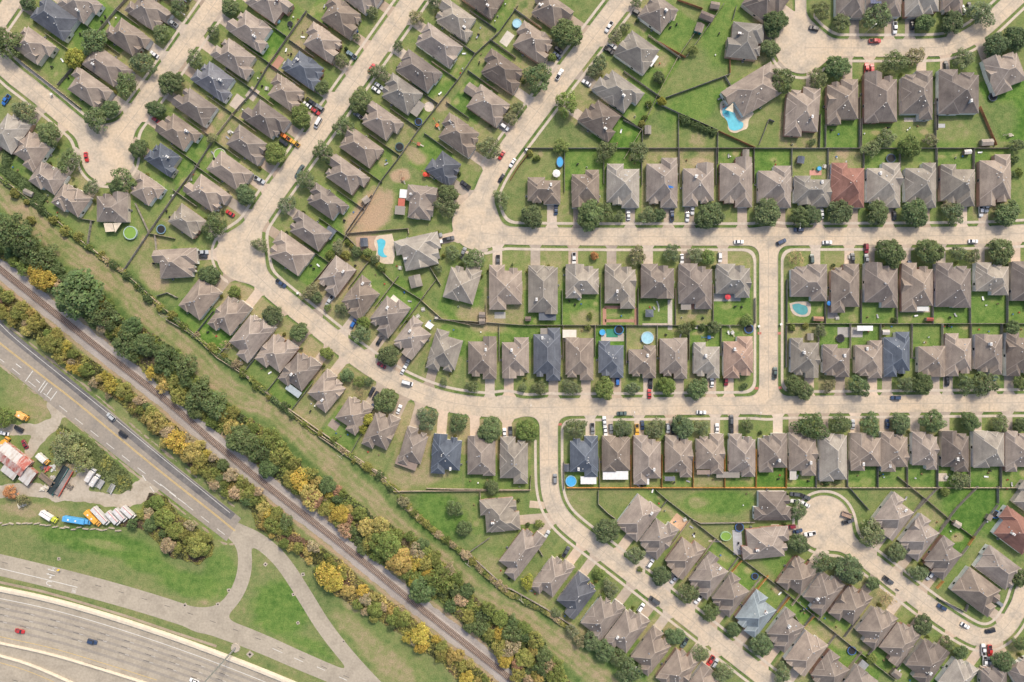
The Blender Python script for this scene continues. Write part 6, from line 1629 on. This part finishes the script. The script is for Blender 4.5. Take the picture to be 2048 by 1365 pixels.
boxtruck(44, 833, 30, 5.8, 2.6, 2.9, (0.74,0.42,0.14), (0.70,0.36,0.06), "orange-yellow box truck on the grass above the gravel drive", "box_truck", "truck", 1.2)
# flatbed trailers
def trailer(px, py, ang, L, W_, deckc, railc, label):
    X, Y = G(px, py, 1.2); t = thing("flatbed_trailer", label, "trailer", (X, Y, 0), -math.radians(ang))
    l, w = L/2, W_/2
    mb = MB(); mb.box(-l, l, -w, w, .95, 1.1, 0, True)
    for k in range(int(L/.9)): x = -l+.4+k*.9; mb.box(x, x+.16, -w+.1, w-.1, 1.1, 1.13, 0)
    mb.obj("deck", [M['wood']], t, color=deckc)
    for s in (-1, 1): mb = MB(); mb.box(-l, l, s*w-.12, s*w+.12, .9, 1.75, 0, True); mb.obj("side_rail", [M['tint']], t, color=railc if s < 0 else deckc)
    for x in (-l+1.2, -l+2.5):
        for y in (-w+.2, w-.2): mb = MB(); mb.tube((x, y-.15, .45), (x, y+.15, .45), .45, .45, 12); mb.obj("wheel", [M['dark']], t)
    mb = MB(); mb.tube((l, 0, .9), (l+1.6, 0, .7), .08); mb.obj("tow_bar", [M['metal']], t)
trailer(*Q(795,690), -58, 15.5, 3.0, (0.035,0.05,0.055), (0.03,0.16,0.15), "long black flatbed trailer with a teal edge")
trailer(*Q(868,720), -60, 14.0, 2.8, (0.24,0.22,0.21), (0.55,0.12,0.08), "long grey flatbed trailer with a red rail")
trailer(*Q(640,680), 39, 8.5, 2.3, (0.24,0.19,0.15), (0.2,0.16,0.13), "plain brown timber trailer behind the barn")
trailer(*Q(1370,745), -58, 4.4, 2.3, (0.34,0.34,0.34), (0.40,0.40,0.40), "small grey trailer beside the camper vans")
trailer(*Q(1520,805), -62, 4.6, 2.0, (0.30,0.30,0.28), (0.62,0.62,0.60), "open white frame trailer at the right end of the grass")
trailer(1694, 1030, 20, 5.0, 2.2, (0.36,0.26,0.2), (0.3,0.2,0.15), "small brown trailer on the cul-de-sac pavement beside a dark pickup")
X, Y = G(1794, 1179); t = thing("motorcycle", "black motorcycle by the kerb next to a dark grey pickup", "motorcycle", (X, Y, .09), -.6)
for x in (-.7, .7): mb = MB(); mb.tube((x, -.07, .32), (x, .07, .32), .32, .32, 14); mb.obj("wheel", [M['dark']], t)
mb = MB(); mb.prism([(-.75,-.12),(.1,-.17),(.5,-.13),(.5,.13),(.1,.17),(-.75,.12)], .45, .85); mb.obj("body", [M['car']], t, color=(.02,.02,.025))
mb = MB(); mb.tube((.45, -.38, 1.05), (.45, .38, 1.05), .03); mb.tube((.7, 0, .32), (.45, 0, 1.05), .05); mb.obj("handlebar", [M['metal']], t)
mb = MB(); mb.box(-.6, .05, -.15, .15, .85, .93, 0, True); mb.obj("saddle", [M['dark']], t)
# tin barn
def barn():
    X, Y = G(*Q(210,440), 3.0); t = thing("tin_barn", "rusty red and white tin barn with lean-to roofs at the left edge", "barn", (X, Y, 0), -math.radians(38))
    def tin(nm, col, streak):
        m, nt, b = nmat(nm)
        rgb = nt.nodes.new("ShaderNodeRGB"); rgb.outputs[0].default_value = (*col, 1)
        c = mixc(nt, ramp(nt, noise(nt, .5, 5, .65, 'object', (1, .25, 1)), [(.42, grey(0)), (.6, grey(1))]), rgb.outputs[0], streak)
        nt.links.new(c, b.inputs["Base Color"]); b.inputs["Roughness"].default_value = .6; return m
    red, wht = tin("rusted_red_tin", (0.40,0.10,0.07), (0.55,0.47,0.42)), tin("pale_tin", (0.56,0.54,0.51), (0.42,0.36,0.31))
    def part(nm, m, x0, x1, y0, y1, z0, z1, corr=True):
        mb = MB(); n = max(3, int((x1-x0)/.8))
        for k in range(n):
            a, b = x0+(x1-x0)*k/n, x0+(x1-x0)*(k+1)/n; e = .05 if k % 2 else 0
            mb.v += [(a, y0, z0+e), (b, y0, z0+e), (b, y1, z1+e), (a, y1, z1+e)]; i = len(mb.v)-4; mb.f.append((i, i+1, i+2, i+3)); mb.m.append(0)
            mb.v += [(a, y0, z0+e-.12), (b, y0, z0+e-.12), (b, y1, z1+e-.12), (a, y1, z1+e-.12)]; i = len(mb.v)-4; mb.f.append((i+3, i+2, i+1, i)); mb.m.append(0)
        mb.obj(nm, [m], t)
    mb = MB(); mb.box(-9.5, 6.0, -3.6, 4.2, 0, 3.1); mb.box(-15, -9.6, -6.0, 1.5, 0, 2.6); mb.box(6.1, 11.0, -5.5, 1.5, 0, 2.5); mb.obj("wall", [red], t)
    part("main_roof", wht, -10, 1.0, 0.3, 4.8, 4.4, 3.1); part("main_roof", red, -10, 6.4, -4.2, 0.3, 3.1, 4.42)
    part("red_panel_roof", red, 1.02, 6.4, 0.3, 4.8, 4.38, 3.05)
    part("lean_to_roof", red, -15.5, -9.9, -6.4, 2.0, 2.6, 3.0); part("lean_to_roof", wht, 5.8, 11.5, -6.0, 2.0, 2.5, 3.2); part("canopy_roof", wht, -3.6, 4.4, -8.0, -4.3, 2.5, 2.95)
    for x in (-3.2, 4.0): mb = MB(); mb.box(x-.08, x+.08, -7.7, -7.5, 0, 2.4); mb.obj("post", [M['metal']], t)
    mb = MB(); mb.box(-1.2, 1.6, -3.72, -3.6, 0, 2.6); mb.obj("door", [M['wood']], t, color=(0.3,0.12,0.09))
barn()
# scrap lying about the yard
for k, (px, py, cc, lb) in enumerate([(96,938,(0.5,0.12,0.1),"red and grey scrap heap between barn and trailers"),(107,935,(0.55,0.55,0.53),"pale scrap heap above the long trailers"),(157,938,(0.5,0.5,0.5),"pale scrap heap right of the long trailers"),(88,934,(0.12,0.12,0.13),"dark scrap heap against the tin barn"),
    (106,957,(0.48,0.44,0.4),"pile of pallets left of the black trailer"),(138,975,(0.2,0.17,0.14),"dark scrap strewn under the trailers"),(45,1010,(0.6,0.55,0.45),"pale rubble heap beside the gravel drive"),(90,977,(0.62,0.58,0.5),"pale timber heap on the gravel"),(3,910,(0.08,0.25,0.5),"blue tank at the left picture edge"),(128,872,(0.22,0.2,0.18),"fallen dark pole by the gravel drive")]):
    X, Y = G(px, py); mb = MB()
    for q in range(12):
        x, y, l, w_ = rng.uniform(-1.5, 1.5), rng.uniform(-1.2, 1.2), rng.uniform(.2, 1.1), rng.uniform(.15, .45); a = rng.uniform(0, 3.1); c_, s_ = math.cos(a), math.sin(a)
        mb.prism([(x+c_*i*l-s_*j*w_, y+s_*i*l+c_*j*w_) for i, j in ((-1,-1),(1,-1),(1,1),(-1,1))], 0, rng.uniform(.2, .9))
    tag(mb.obj("scrap_heap", [M['tint']], None, (X, Y, .03), rng.uniform(0, 3), cc), lb, "scrap heap")
# concrete blocks along the yard
for k in range(20):
    x, y = (0+k*12.4+rng.uniform(-2, 2), 1047+(5 if k > 8 else 0)+k*.35+rng.uniform(-2, 3))
    if 122 < x < 125: continue
    X, Y = G(x, y); mb = MB(); l = rng.uniform(1.0, 1.5)
    P = [(-.38, 0), (.38, 0), (.30, .25), (.14, .8), (-.14, .8), (-.30, .25)]
    mb.v += [(-l, a, b) for a, b in P]+[(l, a, b) for a, b in P]
    for q in range(6): j = (q+1) % 6; mb.f.append((q, 6+q, 6+j, j)[::-1]); mb.m.append(0)
    mb.f += [(5,4,3,2,1,0)[::-1][::-1], (6,7,8,9,10,11)]; mb.m += [0, 0]
    o = mb.obj("concrete_block", [M['kerb']], None, (X, Y, 0), rng.uniform(-.3, .25)); tag(o, f"concrete barrier block, {ordinal(k)} from the left in the ragged line under the buses", "barrier block", "concrete barrier blocks")

# ------------------------------------------------------------------ poles and lamps
def street_lamp(px, py, ang, label):
    X, Y = G(px, py); t = thing("street_lamp", label, "street lamp", (X, Y, 0), -math.radians(ang), "street lamps")
    mb = MB(); mb.tube((0, 0, 0), (0, 0, 8.2), .10, .07, 8); mb.obj("pole", [M['metal']], t)
    mb = MB(); mb.tube((0, 0, 8.1), (2.4, 0, 8.7), .05, .04, 6); mb.obj("arm", [M['metal']], t)
    mb = MB(); mb.box(2.3, 3.0, -.16, .16, 8.62, 8.78, 0, True); mb.obj("lamp_head", [M['white']], t)
for q in [(1725,72,-40,"street lamp by the northeast cul-de-sac street"),(1587,452,100,"street lamp by the upper level street near the crossing"),(1061,797,90,"street lamp above the lower level street at the side street"),(1263,832,-90,"street lamp below the lower level street in the middle"),(1509,833,-90,"street lamp below the lower level street near the crossing"),(377,40,35,"street lamp on the leftmost slanting street"),(373,47,200,"")][:-1]: street_lamp(*q)
t = thing("high_mast_light", "tall galvanised high mast light standing beside the freeway wall", "light mast", (*G(471, 1296), 0))
mb = MB(); mb.cyl(0, 0, 0, .35, 2.4, 2.2, 8); mb.obj("footing", [M['kerb']], t)
mb = MB(); mb.tube((0, 0, .3), (0, 0, 44), .46, .20, 10); mb.obj("pole", [M['metal']], t)
mb = MB()
for k in range(16):
    a, b = k*math.pi/8, (k+1)*math.pi/8; mb.tube((1.3*math.cos(a), 1.3*math.sin(a), 43.4), (1.3*math.cos(b), 1.3*math.sin(b), 43.4), .07)
for k in range(4): a = k*math.pi/2; mb.tube((0, 0, 43.6), (1.3*math.cos(a), 1.3*math.sin(a), 43.4), .05)
mb.obj("lamp_ring", [M['metal']], t)
for k in range(6): a = k*math.pi/3; mb = MB(); mb.cyl(1.55*math.cos(a), 1.55*math.sin(a), 42.9, 43.5, .42, .25, 10); mb.obj("lamp_head", [M['white']], t)
def drain(px, py, w, label):
    X, Y = G(px, py); t = thing("storm_drain", label, "drain", (X, Y, 0), rng.uniform(0, 1))
    mb = MB(); a = w*S/2; mb.box(-a, a, -a, a, 0, .14); mb.obj("apron", [M['kerb']], t)
    mb = MB(); mb.box(-a*.4, a*.4, -a*.4, a*.4, .14, .17); mb.obj("grate", [M['dark']], t)
for q in [(500,1309,11,"square drain inlet beside the high mast light"),(118,1118,6,"small drain box in the grass above the lane arrows"),(458,1181,7,"drain box at the inner edge of the loop road"),(370,1211,8,"wide drain apron where the loop meets the frontage road"),(436,1209,7,"drain apron on the inner curve of the loop"),(587,1189,6,"drain box on the left edge of the long ramp"),(687,1283,5,"drain box on the right edge of the long ramp"),(531,1129,7,"pale slab on the grass left of the ramp"),(596,1246,6,"white and red scrap on the grass triangle"),(606,1149,7,"pale slab right of the ramp"),(1555,1000,0,"")]:
    if q[2]: drain(*q)
t = thing("warning_sign", "yellow sign on the grass edge above the lane arrows", "sign", (*G(122, 1134), 0), -.4)
mb = MB(); mb.tube((0, 0, 0), (0, 0, 2.4), .04); mb.obj("post", [M['metal']], t)
mb = MB(); mb.box(-.5, .5, -.03, .03, 1.6, 2.6, 0, True); o = mb.obj("sign_face", [M['tint']], t, color=(0.80,0.48,0.02)); o.rotation_euler = (0.5, 0, .3)
def utility_pole(px, py, hgt, label):
    X, Y = G(px, py); t = thing("utility_pole", label, "utility pole", (X, Y, 0), 0, "utility poles along the mown strip")
    mb = MB(); mb.tube((0, 0, 0), (0, 0, hgt), .16, .11, 8); mb.obj("pole", [M['wood']], t, color=(0.36,0.32,0.28))
    mb = MB(); mb.tube((-1.2, 1.0, hgt-.7), (1.2, -1.0, hgt-.7), .07, .07, 6); mb.obj("crossarm", [M['wood']], t, color=(0.42,0.38,0.33))
    for s in (-1, 0, 1): mb = MB(); mb.cyl(s*1.05, -s*.87, hgt-.63, hgt-.35, .07, .05, 6); mb.obj("insulator", [M['white']], t)
for q in [(342,634,10,"utility pole behind the yard near the first curving street house"),(458,698,11,"utility pole behind the third lower house of the curving street"),(690,907,11,"utility pole beside the fence below the pale roof"),(938,1118,10,"utility pole where the diagonal fence meets the grey yard fence"),(1042,1188,10,"utility pole behind the southern slanting street")]: utility_pole(*q)
# air conditioners beside the houses
acm = MB(); acm.box(-.42, .42, -.42, .42, 0, .8, 0); acm.cyl(0, 0, .8, .84, .33, .33, 14, 1); ACM = acm.mesh("air_conditioner", [M['metal'], M['dark']])
for h in HOUSES:
    if rng.random() < .72:
        s = rng.choice([-1, 1]); b = rng.uniform(-.25, .2)*h['d']; n_ = 1 if rng.random() < .6 else 2
        x, y = loc_px(h, s*(h['w']/2+1.6), b)
        o = link("air_conditioner", ACM, None, (*G(x, y), 0), h['rz'])
        side = ("right" if s > 0 else "left")
        tag(o, f"air conditioner against the {side} wall of the {h['ref']}", "air conditioner", "air conditioners beside the houses")
# small garden things behind the houses
def chair_mesh():
    mb = MB(); mb.box(-.28, .28, -.28, .28, .40, .45, 0, True); mb.box(-.28, .28, .24, .29, .45, .95, 0, True)
    for a in (-.25, .25):
        for b in (-.25, .25): mb.box(a-.03, a+.03, b-.03, b+.03, 0, .40, 0)
        mb.box(a-.03, a+.03, -.25, .25, .62, .66, 0, True)
    return mb.mesh("garden_chair", [M['tint']])
def grill_mesh():
    mb = MB(); mb.box(-.55, .55, -.3, .3, .55, .85, 0, True); mb.prism([(-.5,-.28),(.5,-.28),(.5,.28),(-.5,.28)], .85, 1.1, 0)
    for a in (-.5, .5): mb.box(a-.04, a+.04, -.26, .26, 0, .55, 0)
    return mb.mesh("barbecue", [M['dark']])
def planter_mesh():
    mb = MB(); mb.cyl(0, 0, 0, .55, .32, .45, 12, 0); mb.cyl(0, 0, .5, 1.0, .40, .12, 9, 1); return mb.mesh("planter", [M['tint'], M['shrubgreen']])
M['shrubgreen'] = plain("planter_leaves", (0.10,0.16,0.06), .9, 3.0, .6, 1.4)
def bench_mesh():
    mb = MB(); mb.box(-.95, .95, -.35, .35, .28, .36, 0, True); mb.quad((.4, -.35, .36), (.98, -.35, .75), (.98, .35, .75), (.4, .35, .36), 0)
    for a in (-.8, .8): mb.box(a-.04, a+.04, -.3, .3, 0, .28, 0)
    return mb.mesh("sun_lounger", [M['tint']])
GK = [("garden_chair", chair_mesh(), "garden chair", [("white",(.8,.8,.78)),("red",(.5,.05,.05)),("brown",(.25,.16,.1)),("blue",(.06,.2,.5))]), ("barbecue", grill_mesh(), "barbecue", [("black",(0,0,0))]),
      ("planter", planter_mesh(), "planter", [("terracotta",(.5,.22,.13)),("pale stone",(.55,.52,.47))]), ("sun_lounger", bench_mesh(), "sun lounger", [("white",(.8,.8,.78)),("grey",(.35,.35,.36))])]
for h in HOUSES:
    for q in range(rng.choice([0, 1, 2, 2, 3])):
        nm, me_, cat, cs = rng.choice([GK[0], GK[0], GK[1], GK[2], GK[3]]); cn, cc = rng.choice(cs)
        x, y = loc_px(h, rng.uniform(-.42, .42)*h['w'], -h['d']/2-rng.uniform(3, max(6, min(20, h['B']-h['d']/2-4))))
        if fsample(ROADF, x, y) < 12: continue
        o = link(nm, me_, None, (*G(x, y), 0.05), rng.uniform(0, 6.28), cc)
        tag(o, f"{cn} {cat} behind the {h['ref']}", cat, "garden things behind the houses")
# wheelie bins and mailboxes
binm = MB(); binm.box(-.3, .3, -.35, .35, 0, 1.0, 0); binm.box(-.33, .33, -.38, .38, 1.0, 1.08, 0); BINM = binm.mesh("rubbish_bin", [M['tint']])
for h in HOUSES:
    if rng.random() < .30:
        a0, b_, hit = h['drv']; x, y = loc_px(h, a0+(10.5 if a0 < 0 else -10.5), h['d']/2+rng.uniform(-9, 1))
        o = link("rubbish_bin", BINM, None, (*G(x, y), 0.06), h['rz'], rng.choice([(0.03,0.09,0.25),(0.03,0.03,0.035),(0.04,0.10,0.07)]))
        tag(o, f"wheeled rubbish bin beside the garage of the {h['ref']}", "bin", "rubbish bins")
mbm = MB(); mbm.box(-.06, .06, -.06, .06, 0, 1.05, 0); mbm.box(-.35, .35, -.3, .3, .95, 1.35, 1); MBM = mbm.mesh("mailbox", [M['wood'], M['white']])
for x, y, l in [(106,191,"cluster mailbox on the verge of the western street"),(1053,301,"cluster mailbox at the foot of the right slanting street"),(1516,653,"cluster mailbox on the sidewalk beside the crossing street"),(1560,649,"cluster mailbox on the right sidewalk of the crossing street"),(597,587,"cluster mailbox on the verge of the curving street")]:
    t = link("mailbox", MBM, None, (*G(x, y), 0.06), 0.5, None, (1.6, 1.6, 1.1)); tag(t, l, "mailbox")

# ------------------------------------------------------------------ make every label single out one thing
def uniq():
    seen = {}
    for o in LABELLED: seen.setdefault(o["label"], []).append(o)
    for lab, os_ in seen.items():
        if len(os_) < 2: continue
        xs = [o.matrix_basis.translation.x for o in os_]; ys = [o.matrix_basis.translation.y for o in os_]
        hor = max(xs)-min(xs) >= max(ys)-min(ys)
        os_.sort(key=(lambda o: o.location.x) if hor else (lambda o: -o.location.y))
        n = len(os_)
        for k, o in enumerate(os_):
            if n == 2: w = ("left-hand ", "right-hand ")[k] if hor else ("upper ", "lower ")[k]
            elif n == 3: w = ("leftmost ", "middle ", "rightmost ")[k] if hor else ("topmost ", "middle ", "bottommost ")[k]
            else: w = (ordinal(k)+"-from-left ") if hor else (ordinal(k)+"-from-top ")
            o["label"] = w+lab
uniq()
